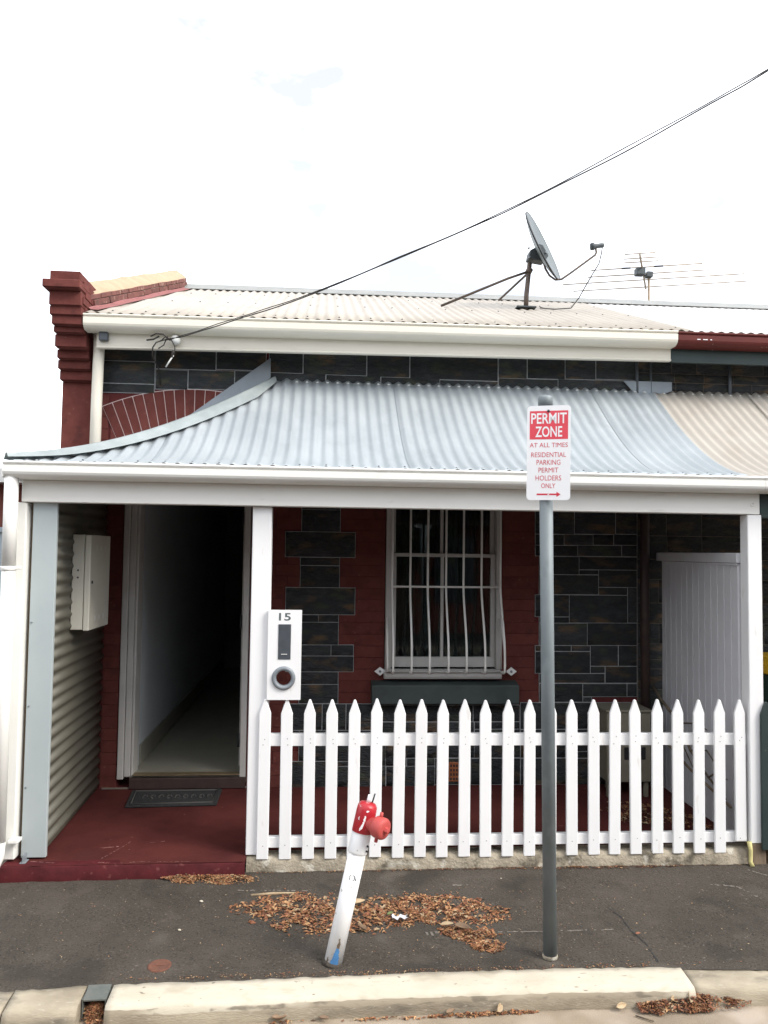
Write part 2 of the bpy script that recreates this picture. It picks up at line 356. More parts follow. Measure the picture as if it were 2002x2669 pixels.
# footpath: asphalt with gentle unevenness
fp=MB(); nx,ny=90,16
X=np.concatenate([[-30,-12,-6],np.linspace(-3,5,nx),[8,14,30]]); Yv=np.linspace(-1.045,.045,ny)
def fz(x,y): return gz(y)+.0035*math.sin(2.1*x+1.3*math.sin(3*y))*math.sin(2.7*y+.6*x)
fp.add([(x,.045-(.045-kb(x)+.012)*j_/(ny-1),fz(x,.045-(.045-kb(x)+.012)*j_/(ny-1))) for j_ in range(ny) for x in X],[(j*len(X)+i,j*len(X)+i+1,(j+1)*len(X)+i+1,(j+1)*len(X)+i) for j in range(ny-1) for i in range(len(X)-1)],smooth=True)
path=tag(fp.build('footpath','asphalt'),kind='structure')
# worn pale scrapes and a crack on the asphalt (thin raised smears of old paint)
def smear(name, pts, wd, m='pale_scrape', gap=.25, seed=1):
    rr=random.Random(seed); mb=MB(); P=[Vector((a,b,0)) for a,b in pts]
    segs=[]
    for a,b in zip(P[:-1],P[1:]):
        n=max(1,int((b-a).length/.011))
        segs += [(a.lerp(b,i/n),a.lerp(b,(i+1)/n)) for i in range(n)]
    for a,b in segs:
        if rr.random()<gap: continue
        d=(b-a).normalized(); q=Vector((-d.y,d.x,0))*wd*rr.uniform(.35,1.)
        o=q*rr.uniform(-.25,.25)
        vs=[a-q*rr.uniform(.3,.6)+o,b-q*rr.uniform(.3,.6)+o,b+q*rr.uniform(.3,.6)+o,a+q*rr.uniform(.3,.6)+o]
        mb.add([(v.x,v.y,fz(v.x,v.y)+.002) for v in vs],[(0,1,2,3)])
    return mb.build(name,m,path)
smear('paint_scrape',[(.83,-.702),(1.455,-.702)],.014,gap=0.37,seed=3)
smear('paint_scrape',[(2.156,-.254),(2.317,-.284),(2.374,-.432)],.02,gap=0.26,seed=4)
smear('paint_scrape',[(-.435,-.222),(-.06,-.240)],.014,gap=0.46,seed=5)
smear('paint_scrape',[(.734,-.206),(.819,-.21)],.02,gap=0.29,seed=6)
smear('paint_scrape',[(.52,-.70),(.60,-.69)],.05,gap=0.22,seed=9)
smear('paint_scrape',[(2.50,-.08),(2.62,-.22)],.018,gap=0.22,seed=8)
smear('crack',[(1.50,-.48),(1.54,-.586),(1.535,-.70),(1.56,-.84),(1.55,-1.005)],.010,m='black_plastic',gap=.15,seed=7)
def fsmear(name,m,pts,wd,seed,parent,zf):
    rr=random.Random(seed); mb=MB()
    for (a,b) in zip(pts[:-1],pts[1:]):
        a=Vector((*a,0)); b=Vector((*b,0)); n=max(1,int((b-a).length/.012))
        for i in range(n):
            if rr.random()<.3: continue
            p,q_=a.lerp(b,i/n),a.lerp(b,(i+1)/n); d=(b-a).normalized(); w_=Vector((-d.y,d.x,0))*wd*rr.uniform(.3,1)
            vs=[p-w_*rr.uniform(.2,.6),q_-w_*rr.uniform(.2,.6),q_+w_*rr.uniform(.2,.6),p+w_*rr.uniform(.2,.6)]
            mb.add([(v.x,v.y,zf(v.x,v.y)+.0012) for v in vs],[(0,1,2,3)])
    return mb.build(name,m,parent)
# kerb
kerb=tag(empty('kerb',(0,-1.1,-.1)),kind='structure')
def kerb_block(x0,x1,drop=0.,painted=True,depth=.14,n=None,seed=0):
    rr=random.Random(seed); n=n or max(2,int((x1-x0)/.03)); mb=MB()
    pr=[(0.004,-.14),(0,-.008),(-.03,-.011),(-depth*.70,-.016),(-depth*.93,-.021),(-depth*1.02,-.033),(-depth*1.07,-.052),(-depth*1.09,-.10),(-depth*1.09,-.14)]
    vs=[]; k=len(pr)
    for i in range(n+1):
        x=x0+(x1-x0)*i/n
        for a,(dy,dz) in enumerate(pr):
            j=rr.uniform(-.0022,.0022) if 0<a<k-1 else 0
            vs.append((x, kb(x)+dy+j, dz-drop+j))
    for i in range(n):
        for a in range(k-1):
            mi = (0 if a<=4 else 2) if (painted and 1<=a<=5) else 1
            mb.add([vs[i*k+a],vs[i*k+a+1],vs[(i+1)*k+a+1],vs[(i+1)*k+a]],[(0,1,2,3)],mi,True)
    mb.add(vs[:k],[tuple(range(k))],1); mb.add(vs[-k:],[tuple(range(k-1,-1,-1))],1)
    return mb.build('kerb_block',['kerb_paint','kerb_concrete','kerb_worn'],kerb)
kerb_block(-8,-1.265,painted=False,seed=1); kerb_block(-1.258,-.972,painted=False,seed=2)
kerb_block(-.862,1.63,seed=3); kerb_block(1.634,2.02,painted=False,drop=.004,depth=.12,seed=5); kerb_block(2.024,8,painted=False,drop=.006,depth=.12,seed=6)
# ================================================================== COTTAGE
ct=tag(empty('cottage',(.4,1.25,0)),'dark bluestone and red brick row cottage with pale blue galvanised verandah roof','house')
FL=.11          # verandah floor
fl=MB()
fl.add([(-1.735,-.06,.100),(-.415,-.06,.104),(-.415,1.28,.118),(-1.735,1.28,.118)],[(0,1,2,3)])
fl.add([(-.415,.10,.104),(2.6,.10,.104),(2.6,1.28,.118),(-.415,1.28,.118)],[(0,1,2,3)])
floor=fl.build('verandah_floor','floor_red',ct)
fzf=lambda x,y:.100+.0105*(y+.06)/1.0+.004*min(1,(x+1.92)/1.5)
for k_,(pts_,w_) in enumerate((([(-1.22,.02),(-1.14,.20),(-1.12,.26)],.008),([(-1.26,.17),(-1.17,.19)],.022),([(-1.0,.24),(-.93,.25),(-.90,.28)],.012),([(-1.24,-.03),(-1.19,-.035)],.016),([(-1.1,-.045),(-.99,-.035),(-.72,-.045)],.006),([(-1.05,-.03),(-1.02,-.04)],.03),([(-1.60,.0),(-1.45,-.03)],.012))):
    fsmear('paint_scrape','floor_scrape',pts_,w_,40+k_,floor,fzf)
rs=MB(); n=24
for i in range(n):
    x0=-1.735+(1.32)*i/n; x1=-1.735+1.32*(i+1)/n
    j=lambda x: .004*math.sin(23*x)+.003*math.sin(51*x)
    rs.add([(x0,-.064+j(x0),.0),(x1,-.064+j(x1),.0),(x1,-.066+j(x1),.093),(x0,-.066+j(x0),.093),(x0,-.055,.102),(x1,-.055,.102),(x0,.0,.1025),(x1,.0,.1025)],
        [(0,1,2,3),(3,2,5,4),(4,5,7,6)],0,True)
rs.build('floor_edge','riser_red',ct)
# concrete plinth under the fence
pl=MB(); n=60
for i in range(n):
    x0=-.415+3.02*i/n; x1=-.415+3.02*(i+1)/n
    jf=lambda x,s: .006*math.sin(17*x+s)+.004*math.sin(41*x+2*s)
    q=lambda x:[(x,-.004+jf(x,1),-.01),(x,.004+jf(x,2),.06),(x,.012+jf(x,3),.094+.4*jf(x,4)),(x,.05,.104),(x,.12,.1035)]
    a,b=q(x0),q(x1)
    for k in range(4): pl.add([a[k],b[k],b[k+1],a[k+1]],[(0,1,2,3)],0,True)
pl.build('fence_plinth','old_concrete',ct)

# ---- front wall
YW=1.256
fwm=MB()
xb=[(-1.92,-1.465),(-1.465,-.545),(-.545,.455),(.455,1.335),(1.335,2.60)]
for i,(a,b) in enumerate(xb):
    if i==1: fwm.box(a,b,YW,YW+.26,2.66,3.5); fwm.box(a,b,YW,YW+.26,0,.12)
    elif i==3: fwm.box(a,b,YW,YW+.26,2.66,3.5); fwm.box(a,b,YW,YW+.26,0,.905)
    else: fwm.box(a,b,YW,YW+.26,0,3.5)
fwall=fwm.build('front_wall','red_wall',ct)
STONES = [(-0.175,0.109,2.152,2.317), (-0.172,0.111,1.987,2.149), (-0.289,0.225,1.799,1.983), (-0.178,0.111,1.737,1.793),
  (-0.176,0.111,1.574,1.732), (-0.280,0.229,1.374,1.570), (-0.172,-0.040,1.318,1.369), (-0.038,0.109,1.319,1.370),
  (-0.172,0.109,1.152,1.315), (-0.273,0.057,1.071,1.148), (0.061,0.223,1.072,1.149), (-0.271,0.224,0.955,1.067),
  (-0.173,0.113,0.863,0.951), (-0.170,0.114,0.724,0.859), (-0.279,-0.001,0.530,0.718), (0.004,0.174,0.529,0.717),
  (0.179,0.370,0.528,0.717), (-0.276,-0.165,0.419,0.525), (-0.162,0.027,0.418,0.525), (0.031,0.206,0.417,0.524),
  (0.209,0.368,0.416,0.523), (0.371,0.625,0.411,0.522), (-0.163,0.029,0.306,0.414), (0.033,0.199,0.304,0.413),
  (0.203,0.472,0.267,0.412), (0.475,0.628,0.266,0.411), (0.633,0.859,0.323,0.409), (0.634,0.838,0.264,0.318),
  (-0.271,-0.078,0.107,0.302), (-0.074,0.121,0.109,0.300), (0.124,0.298,0.268,0.299), (0.125,0.474,0.115,0.263),
  (0.481,0.839,0.115,0.260), (0.379,0.538,0.590,0.706), (0.542,0.771,0.589,0.706), (0.777,1.123,0.588,0.705),
  (1.128,1.475,0.587,0.705), (0.778,1.132,0.510,0.582), (1.139,1.478,0.532,0.581), (0.380,0.774,0.512,0.583),
  (1.139,1.479,0.474,0.527), (0.476,0.665,0.326,0.507), (0.669,0.777,0.325,0.506), (0.782,1.135,0.323,0.505),
  (1.138,1.484,0.321,0.469), (1.489,1.828,0.318,0.523), (1.833,2.113,0.363,0.521), (1.834,2.113,0.314,0.357),
  (0.842,1.108,0.127,0.315), (1.114,1.484,0.124,0.312), (1.490,1.833,0.120,0.310), (1.837,2.149,0.117,0.307),
  (1.488,2.028,0.530,0.723), (2.033,2.374,0.528,0.722), (2.119,2.374,0.314,0.520), (1.596,1.896,2.249,2.328),
  (1.900,2.220,2.255,2.334), (2.224,2.390,2.259,2.339), (1.596,1.896,1.996,2.246), (1.901,2.219,2.000,2.251),
  (2.224,2.389,2.004,2.256), (1.597,1.816,1.911,1.990), (1.820,2.043,1.914,1.993), (2.047,2.204,1.917,1.996),
  (2.209,2.389,1.919,1.999), (1.597,1.922,1.829,1.907), (1.926,2.266,1.831,1.911), (2.271,2.388,1.832,1.915),
  (1.628,1.933,1.690,1.823), (1.937,2.388,1.729,1.825), (1.937,2.085,1.691,1.723), (1.628,2.085,1.539,1.685),
  (2.089,2.387,1.597,1.725), (2.089,2.311,1.537,1.592), (1.598,1.857,1.370,1.532), (1.629,1.857,1.323,1.365),
  (1.861,2.312,1.325,1.532), (2.317,2.387,1.327,1.594), (1.629,1.997,1.155,1.319), (2.001,2.386,1.156,1.322),
  (1.599,1.872,1.111,1.150), (1.877,2.020,1.111,1.151), (1.600,2.020,0.945,1.105), (2.025,2.237,1.000,1.152),
  (2.244,2.385,1.000,1.152), (2.140,2.385,0.873,0.995), (2.025,2.134,0.946,0.995), (1.630,2.133,0.873,0.940),
  (1.631,1.961,0.731,0.866), (1.966,2.305,0.770,0.864), (2.310,2.384,0.770,0.864), (1.966,2.030,0.731,0.765)]
UPPER = [(-1.657,-1.281,3.227,3.350), (-1.652,-1.277,3.060,3.222), (-1.648,-1.278,2.991,3.054), (-1.270,-0.834,3.178,3.364),
  (-1.266,-1.036,3.025,3.166), (-1.029,-0.694,3.033,3.172), (-0.825,-0.463,3.186,3.378), (-0.688,-0.438,3.042,3.175),
  (-0.437,-0.189,3.174,3.392), (-0.182,0.289,3.170,3.404), (0.297,0.617,3.165,3.418), (0.624,1.296,3.159,3.435),
  (1.306,1.523,3.184,3.450), (1.531,1.822,3.189,3.459), (1.827,2.064,3.193,3.468), (2.070,2.400,3.200,3.478),
  (-0.434,-0.017,3.047,3.170), (-0.010,0.398,3.048,3.166), (0.404,0.849,3.049,3.162), (0.853,1.297,3.051,3.153),
  (1.307,1.767,3.064,3.181), (1.771,2.399,3.074,3.188)]
bed=MB()
def stone(x0,x1,z0,z1,y=1.24,parent=None,m='stone'):
    g=.0002; x0+=g;x1-=g;z0+=g;z1-=g
    nx=max(2,min(5,int((x1-x0)/.08))); nz_=2 if z1-z0<.1 else 3
    mb=MB(); V=[]
    for j in range(nz_+1):
        for i in range(nx+1):
            e=(i in(0,nx)) or (j in(0,nz_))
            V.append((x0+(x1-x0)*i/nx, y+(.004 if e else random.uniform(-.004,.004)), z0+(z1-z0)*j/nz_))
    W=nx+1
    mb.add(V,[(j*W+i,j*W+i+1,(j+1)*W+i+1,(j+1)*W+i) for j in range(nz_) for i in range(nx)],0,True)
    mb.add([(x0,y+.004,z0),(x1,y+.004,z0),(x1,y+.004,z1),(x0,y+.004,z1),(x0,y+.02,z0),(x1,y+.02,z0),(x1,y+.02,z1),(x0,y+.02,z1)],
        [(0,4,5,1),(1,5,6,2),(2,6,7,3),(3,7,4,0)])
    return mb.build('stone',m,parent or fwall,org=((x0+x1)/2,y,(z0+z1)/2),normals=False)
allst=[]
for i,(a,b,c,d) in enumerate(STONES+UPPER):
    if b-a<.02 or d-c<.02: continue
    stone(a,b,c,d); allst.append((a,b,c,d))
    e=.0035; bed.box(a-e,b+e,1.2458+.00002*(i%17),YW+.004,c-e,d+e)
bed.build('pointing','pointing',fwall)['kind']='stuff'
# red painted bricks wherever there is no stone
nb=0
def brick_zone(x0,x1,z0,z1):
    global nb
    c=z0; row=0
    while c<z1-.02:
        h=min(.0855,z1-c); iv=[(x0,x1)]
        for (a,b,zc,zd) in allst:
            ov=min(zd,c+h)-max(zc,c)
            if ov>.35*h:
                nv=[]
                for (p,q) in iv:
                    if b+.005<=p or a-.005>=q: nv.append((p,q)); continue
                    if a-.005>p: nv.append((p,a-.005))
                    if b+.005<q: nv.append((b+.005,q))
                iv=nv
        for (p,q) in iv:
            if q-p<.03: continue
            n=max(1,round((q-p)/.24)); off=0
            cuts=[p+(q-p)*k/n for k in range(n+1)]
            if row%2 and n>1: cuts=[p]+[p+(q-p)*(k+.5)/n for k in range(n)]+[q]
            for u,v in zip(cuts[:-1],cuts[1:]):
                if nb>=295: return
                piece('brick','red_brick',fwall,((u+v)/2,1.2535+random.uniform(-.0008,.0008),c+h/2),(v-u-.0035,.012,h-.0022),.0008); nb+=1
        c+=.0855; row+=1
brick_zone(-1.585,-1.468,.118,2.72); brick_zone(-.543,.452,.118,2.30); brick_zone(1.338,1.632,.728,2.30); brick_zone(-1.80,-1.60,2.55,2.97)
# arch of voussoirs over the door
ac=(-.98,1.425); Ro,Ri=1.6,1.26; st=R(2.73); ab=MB(); NV=9
pol=lambda t,r:(ac[0]+r*math.sin(t),ac[1]+r*math.cos(t))
for k in range(-NV,NV):
    t0,t1=k*st,(k+1)*st; g=.0030
    poly=[pol(t0+g/Ri,Ri),pol(t0+g/Ro,Ro),pol((t0+t1)/2,Ro),pol(t1-g/Ro,Ro),pol(t1-g/Ri,Ri)]
    cx,cz=pol((t0+t1)/2,(Ro+Ri)/2)
    MB().prism(poly,1.2435,1.25).build('voussoir','red_brick',fwall,org=(cx,1.25,cz))
    ab.add([(*pol(t,r)[:1],y,pol(t,r)[1]) for y in (1.2470,1.2575) for t,r in ((t0,Ri-.004),(t0,Ro+.006),(t1,Ro+.006),(t1,Ri-.004))],[(0,1,2,3),(7,6,5,4),(1,5,6,2),(0,3,7,4)])
ab.build('arch_pointing','arch_line',fwall)
# terracotta air vent low in the wall
v=MB(); v.box(.944,1.022,1.236,1.26,.148,.29)
vent=v.build('air_vent','terracotta',fwall,.003)
vh=MB()
for i in range(3):
    for j in range(4): vh.box(.955+i*.022,.967+i*.022,1.2345,1.2365,.16+j*.032,.178+j*.032)
vh.build('vent_hole','black_plastic',fwall)

# ---- house body behind the front wall
bd=MB(); bd.box(-1.92,-1.71,YW+.26,6.6,0,3.45); bd.box(2.5,2.6,YW+.26,6.6,0,3.45); bd.box(-1.71,2.5,6.5,6.6,0,3.45)
bd.build('house_body','red_wall',ct)
hm=MB(); hm.box(-1.71,-1.375,YW+.26,6.5,.12,3.02); hm.build('hall_wall','hall_wall',ct)
hm=MB(); hm.box(-.545,-.45,YW+.26,6.5,.12,3.02); hm.build('hall_wall','hall_wall',ct)
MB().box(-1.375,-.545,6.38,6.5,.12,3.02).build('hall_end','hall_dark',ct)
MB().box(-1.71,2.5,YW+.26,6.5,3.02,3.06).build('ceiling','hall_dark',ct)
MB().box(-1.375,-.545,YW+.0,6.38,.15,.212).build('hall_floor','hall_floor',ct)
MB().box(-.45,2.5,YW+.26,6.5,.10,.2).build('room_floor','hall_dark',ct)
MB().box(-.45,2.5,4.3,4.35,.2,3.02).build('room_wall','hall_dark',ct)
MB().box(-1.372,-.548,3.9,4.0,2.42,3.02).build('hall_beam','hall_wall',ct)
MB().box(-1.3745,-1.362,YW+.27,6.37,.2125,.36).build('skirting','hall_floor',ct,.002)
# door frame, threshold, step, door leaf
df=MB()
for (a,b) in ((-1.462,-1.418),(-1.415,-1.372)):
    df.box(a,b,1.235+(0 if a<-1.43 else .012),1.36,.185 if a<-1.43 else .20,2.66)
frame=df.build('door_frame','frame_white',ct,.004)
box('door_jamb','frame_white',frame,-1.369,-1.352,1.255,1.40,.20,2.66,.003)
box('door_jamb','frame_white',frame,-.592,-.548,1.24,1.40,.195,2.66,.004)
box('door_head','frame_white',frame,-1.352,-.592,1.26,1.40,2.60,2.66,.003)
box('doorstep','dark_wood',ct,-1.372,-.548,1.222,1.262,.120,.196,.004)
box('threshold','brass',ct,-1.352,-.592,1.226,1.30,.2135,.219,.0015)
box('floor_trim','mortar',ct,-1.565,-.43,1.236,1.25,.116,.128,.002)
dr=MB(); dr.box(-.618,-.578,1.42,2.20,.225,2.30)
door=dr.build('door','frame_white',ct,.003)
for z in (.42,1.30,2.08): MB().tube([(-.622,1.408,z-.05),(-.622,1.408,z+.05)],.007,8).build('hinge','bracket_dark',door)
# ---- window
wm=MB()
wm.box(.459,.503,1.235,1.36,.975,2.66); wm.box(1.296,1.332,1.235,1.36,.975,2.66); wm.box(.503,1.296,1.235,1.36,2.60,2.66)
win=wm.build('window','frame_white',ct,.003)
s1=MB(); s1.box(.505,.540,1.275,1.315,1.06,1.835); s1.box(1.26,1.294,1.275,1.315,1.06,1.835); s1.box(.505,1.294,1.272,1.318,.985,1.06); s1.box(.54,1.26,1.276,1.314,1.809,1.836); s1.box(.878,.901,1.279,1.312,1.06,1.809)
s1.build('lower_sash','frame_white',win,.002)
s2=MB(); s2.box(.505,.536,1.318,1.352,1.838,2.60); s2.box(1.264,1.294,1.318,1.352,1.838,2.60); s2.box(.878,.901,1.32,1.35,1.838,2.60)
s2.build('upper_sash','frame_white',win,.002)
for a,b in ((.54,.878),(.901,1.26)):
    box('pane','glass',win,a,b,1.294,1.298,1.06,1.809,0)
for a,b in ((.536,.878),(.901,1.264)):
    box('pane','glass',win,a,b,1.333,1.337,1.84,2.60,0)
cu=MB(); n=120
for i in range(n):
    f=lambda k:(.50+.80*k/n, 1.47+.028*math.sin(k*.62)+.014*math.sin(k*1.37+1))
    (a,b),(c,d)=f(i),f(i+1)
    if .80<a<.86: continue
    cu.add([(a,b,.9),(c,d,.9),(c,d,2.66),(a,b,2.66)],[(0,1,2,3)],0,True)
cu.build('curtain','curtain',win)
sm=MB(); sm.extrude_x([(1.26,.975),(1.205,.972),(1.178,.962),(1.172,.93),(1.178,.912),(1.26,.912)],.449,1.325)
sm.build('sill','frame_white',win,.002)
MB().extrude_x([(1.256,.893),(1.14,.872),(1.135,.864),(1.135,.74),(1.14,.733),(1.256,.733)],.358,1.448).build('stone_sill','sill_green',ct,.003)
# security grille
gr=MB(); gr.tube([(.50,1.2,1.587),(1.318,1.2,1.589)],.0078,8)
grille=gr.build('security_grille','trim_white',ct)
for x in (.503,.637,.768,.905,1.037,1.173,1.317):
    pts=[(x,1.2,2.45),(x,1.2,1.60)]
    for t in np.linspace(.08,1,14):
        z=1.60-.60*t; pts.append((x,1.2-.155*math.sin(min(1,t*1.18)**1.5*math.pi*.5),z))
    pts += [(x,1.05,.985),(x,1.065,.972),(x,1.09,.966),(x,1.12,.966),(x,1.16,.966)]
    MB().tube(pts,.0082,8).build('bar','trim_white',grille)
for x in (.466,1.326):
    pts=[(x,1.215,1.36),(x,1.16,1.27),(x,1.10,1.13),(x,1.07,1.03),(x,1.08,.985),(x,1.17,.966)]
    MB().tube(pts,.007,8).build('side_bar','trim_white',grille)
    MB().tube([(x,1.215,1.36),(x,1.205,1.15),(x,1.2,.98)],.006,8).build('side_bar','frame_white',grille)
MB().tube([(.46,1.165,.966),(1.36,1.165,.966)],.0065,8).build('bottom_rail','frame_white',grille)
for cx in (.421,1.402):
    d=MB(); d.prism([(cx-.042,.964),(cx,.932),(cx+.042,.964),(cx,.997)],1.196,1.202)
    pt=d.build('fixing_plate','white_paint',grille,.0008)
    MB().lathe([(.009,0),(.009,.004),(.004,.008),(0,.008)],(cx,1.196,.964),(0,-1,0),10).build('bolt','ring_grey',grille)

# ---- left side wall of horizontal corrugated iron
sw=MB(); n=230; y0,y1=.05,1.25
for i in range(n):
    zf=lambda k:.122+(2.35-.122)*k/n
    xf=lambda z:.009*math.sin(2*math.pi*z/.0745)
    a,b=zf(i),zf(i+1)
    sw.add([(-1.552+xf(a),y0,a),(-1.590+xf(a),y1,a),(-1.590+xf(b),y1,b),(-1.552+xf(b),y0,b)],[(0,1,2,3)],0,True)
so_=sw.build('side_wall','corr_olive',ct)
md=so_.modifiers.new('thickness','SOLIDIFY'); md.thickness=.002; md.offset=1
box('wall_frame','weathered_wood',so_,-1.70,-1.615,.06,1.2,.11,2.3,.002)
box('corner_strip','panel_blue',so_,-1.662,-1.528,.024,.05,.113,2.10,.002)
for z in (1.42,.5,.95): MB().lathe([(.006,0),(.006,.004),(0,.006)],(-1.648,.024,z),(0,-1,0),8).build('screw','ring_grey',so_)
bk=MB(); bk.box(-1.636,-1.628,-.03,.022,.102,.145); bk.box(-1.648,-1.616,-.035,.022,.102,.107); bk.build('foot_bracket','ring_grey',so_,.001)
# ---- posts and beam
box('verandah_post','trim_white',ct,-1.765,-1.684,-.012,.075,.115,2.098,.006)
box('verandah_post','picket_paint',ct,-.421,-.311,.019,.115,.108,2.098,.004)
box('verandah_post','picket_paint',ct,2.556,2.645,-.016,.072,.14,2.098,.004)
box('post_foot','weathered_wood',ct,2.562,2.655,-.012,.07,.0,.138,.006)
box('post_jamb','white_paint',ct,2.558,2.60,.074,.09,.20,.715,.002)
box('verandah_beam','trim_white',ct,-1.712,2.632,-.022,.06,2.10,2.226,.004)
MB().lathe([(.014,0),(.014,.003),(.010,.004),(.010,.001),(0,.001)],(2.585,-.022,2.16),(0,-1,0),14).build('bolt','trim_white',ct)
# gutter: rolled bead, groove, face, rounded bottom
def gutter_prof(y,zt,h,d):
    p=[(y+d,zt-.004),(y+d,zt-.012),(y+.016,zt-.012)]
    p+=[(y+.008,zt-.002),(y+.002,zt+.003),(y-.004,zt+.001),(y-.007,zt-.005),(y-.004,zt-.012),(y+.005,zt-.0165),(y+.006,zt-.0205),(y-.001,zt-.023)]
    p+=[(y,zt-h*.62),(y+.006,zt-h*.76),(y+.018,zt-h*.88),(y+.036,zt-h*.97),(y+.05,zt-h),(y+d,zt-h)]
    return p
gu=MB(); gu.extrude_x(gutter_prof(-.14,2.318,.092,.125),-1.775,2.60); gu.build('verandah_gutter','trim_white',ct)
gs=MB(); gs.box(-1.83,-1.74,-.02,1.27,2.235,2.30); gs.build('side_gutter','trim_white',ct,.008)
# ---- verandah roof
PY=np.array([-.09,.09,.24,.4,.55,.7,.85,1.0,1.13,1.27]); PZ=np.array([2.328,2.362,2.42,2.50,2.597,2.70,2.80,2.905,3.02,3.15])
cf=np.polyfit(PY,PZ,3)
def zp(y): return float(np.polyval(cf,y))
HX=lambda y:-1.775+(y+.10)*1.435/1.35          # hip line in plan
HY=lambda x:-.10+(x+1.775)*1.35/1.435
PITCH=.0762
def corr(x): return .0095*math.cos(2*math.pi*x/PITCH)
def vroof_sheet(parent,x0,x1,m,lift=0.,hip=True,y0=-.095,y1=1.262):
    n=int(round((x1-x0)/PITCH*8)); NR=16; mb=MB(); V=[]
    for i in range(n+1):
        x=x0+(x1-x0)*i/n
        yt=min(y1,HY(x)-.01) if hip else y1
        yt=max(yt,y0+.002)
        for j in range(NR+1):
            y=y0+(yt-y0)*j/NR; V.append((x,y,zp(y)+corr(x)+lift+.0015*math.sin(3*x)*math.sin(4*y)))
    mb.add(V,[(i*(NR+1)+j,(i+1)*(NR+1)+j,(i+1)*(NR+1)+j+1,i*(NR+1)+j+1) for i in range(n) for j in range(NR)],0,True)
    o=mb.build('roof_sheet',m,parent,normals=False)
    s=o.modifiers.new('thickness','SOLIDIFY'); s.thickness=.0016; s.offset=-1
    return o
vr=empty('verandah_roof',(.4,.6,2.35),ct)
x=-1.75; k=0
while x<2.50:
    xe=min(x+10*PITCH,2.515); vroof_sheet(vr,x-(PITCH*.55 if k else 0),xe,'zinc',lift=.0022*(k%2)); x=xe; k+=1
# left hip face
mb=MB(); V=[]; n=int(1.36/PITCH*8); NR=10
for i in range(n+1):
    y=-.095+1.355*i/n; xe=HX(y)-.01
    for j in range(NR+1):
        xx=-1.80+(max(xe,-1.798)+1.80)*j/NR; V.append((xx,y,zp(HY(xx))+.0085*math.cos(2*math.pi*y/PITCH)))
mb.add(V,[(i*(NR+1)+j,i*(NR+1)+j+1,(i+1)*(NR+1)+j+1,(i+1)*(NR+1)+j) for i in range(n) for j in range(NR)],0,True)
mb.build('roof_sheet','zinc',vr)
# hip capping: two flanges folded over the hip
cp=MB(); V=[]; N=26; nv=Vector((.69,-.725))
for i in range(N+1):
    y=-.10+1.30*i/N; x=HX(y); t=min(1,.35+i/6)*(1 if i<N-3 else 1-.22*(i-N+3))
    a=Vector((x,y))+nv*.085*t; b=Vector((x,y))-nv*.085*t
    V += [(a.x,a.y,zp(a.y)+.027),(a.x-.002,a.y+.002,zp(a.y)+.0295),(x+.008,y-.008,zp(y)+.047),(x-.004,y+.004,zp(y)+.050),(b.x,b.y,zp(HY(b.x))+.0135)]
cp.add(V,[(i*5+k,(i+1)*5+k,(i+1)*5+k+1,i*5+k+1) for i in range(N) for k in range(4)],0,False)
c_=cp.build('hip_capping','zinc_cap',vr); s=c_.modifiers.new('thickness','SOLIDIFY'); s.thickness=.0018
# flashing on the wall above the hip face
MB().prism([(-.432,3.275),(-.425,3.275),(-.425,3.13),(-.55,3.02),(-.80,2.83),(-1.10,2.60),(-1.34,2.45),(-1.36,2.60),(-1.10,2.765)],1.228,1.232).build('wall_flashing','flash_grey',vr)
MB().prism([(2.275,3.185),(2.66,3.185),(2.66,3.115),(2.58,3.085),(2.53,3.10),(2.49,3.082),(2.44,3.10),(2.40,3.085),(2.36,3.092)],1.215,1.2225).build('party_flashing','flash_grey',vr,0)
scw=MB()
def screw(x,y,z,r=.012): scw.lathe([(r,0),(r,.003),(r*.55,.007),(0,.008)],(x,y,z),(0,-.35,1),7)
k=int(-.30/PITCH)
while k*PITCH<2.5: screw(k*PITCH,1.205,zp(1.205)+.0085); k+=1
o=scw.build('roof_screws','white_plastic',vr); o['kind']='stuff'
scw=MB(); k=-22
while k*PITCH<2.5: screw(k*PITCH,-.055,zp(-.055)+.0085,.0065); k+=2
o=scw.build('gutter_screws','plate_grey',vr); o['kind']='stuff'

# ---- upper wall fittings: fascia, gutter, downpipe
tl=lambda x:.0095*(x+1.57)
MB().extrude_x([(1.0,3.252),(.992,3.256),(.992,3.264),(1.0,3.268),(1.0,3.40),(1.03,3.40),(1.03,3.252)],-1.63,2.553,fz=tl).build('fascia','cream_paint',ct,.0015)
MB().box(-1.69,2.55,1.03,1.26,3.385,3.395).build('soffit','cream_paint',ct)
tg=lambda x:.0062*(x+1.7)
MB().extrude_x(gutter_prof(.885,3.463,.104,.12),-1.692,2.556,fz=tg).build('gutter','cream_paint',ct)
dp=MB(); dp.tube([(-1.636,1.08,3.365),(-1.636,1.085,3.30),(-1.65,1.115,2.9),(-1.653,1.12,2.30)],.0385,18)
dpo=dp.build('downpipe','cream_paint',ct)
MB().box(-1.605,-1.545,.96,.998,3.30,3.37).build('downpipe_bracket','plate_grey',dpo,.004)
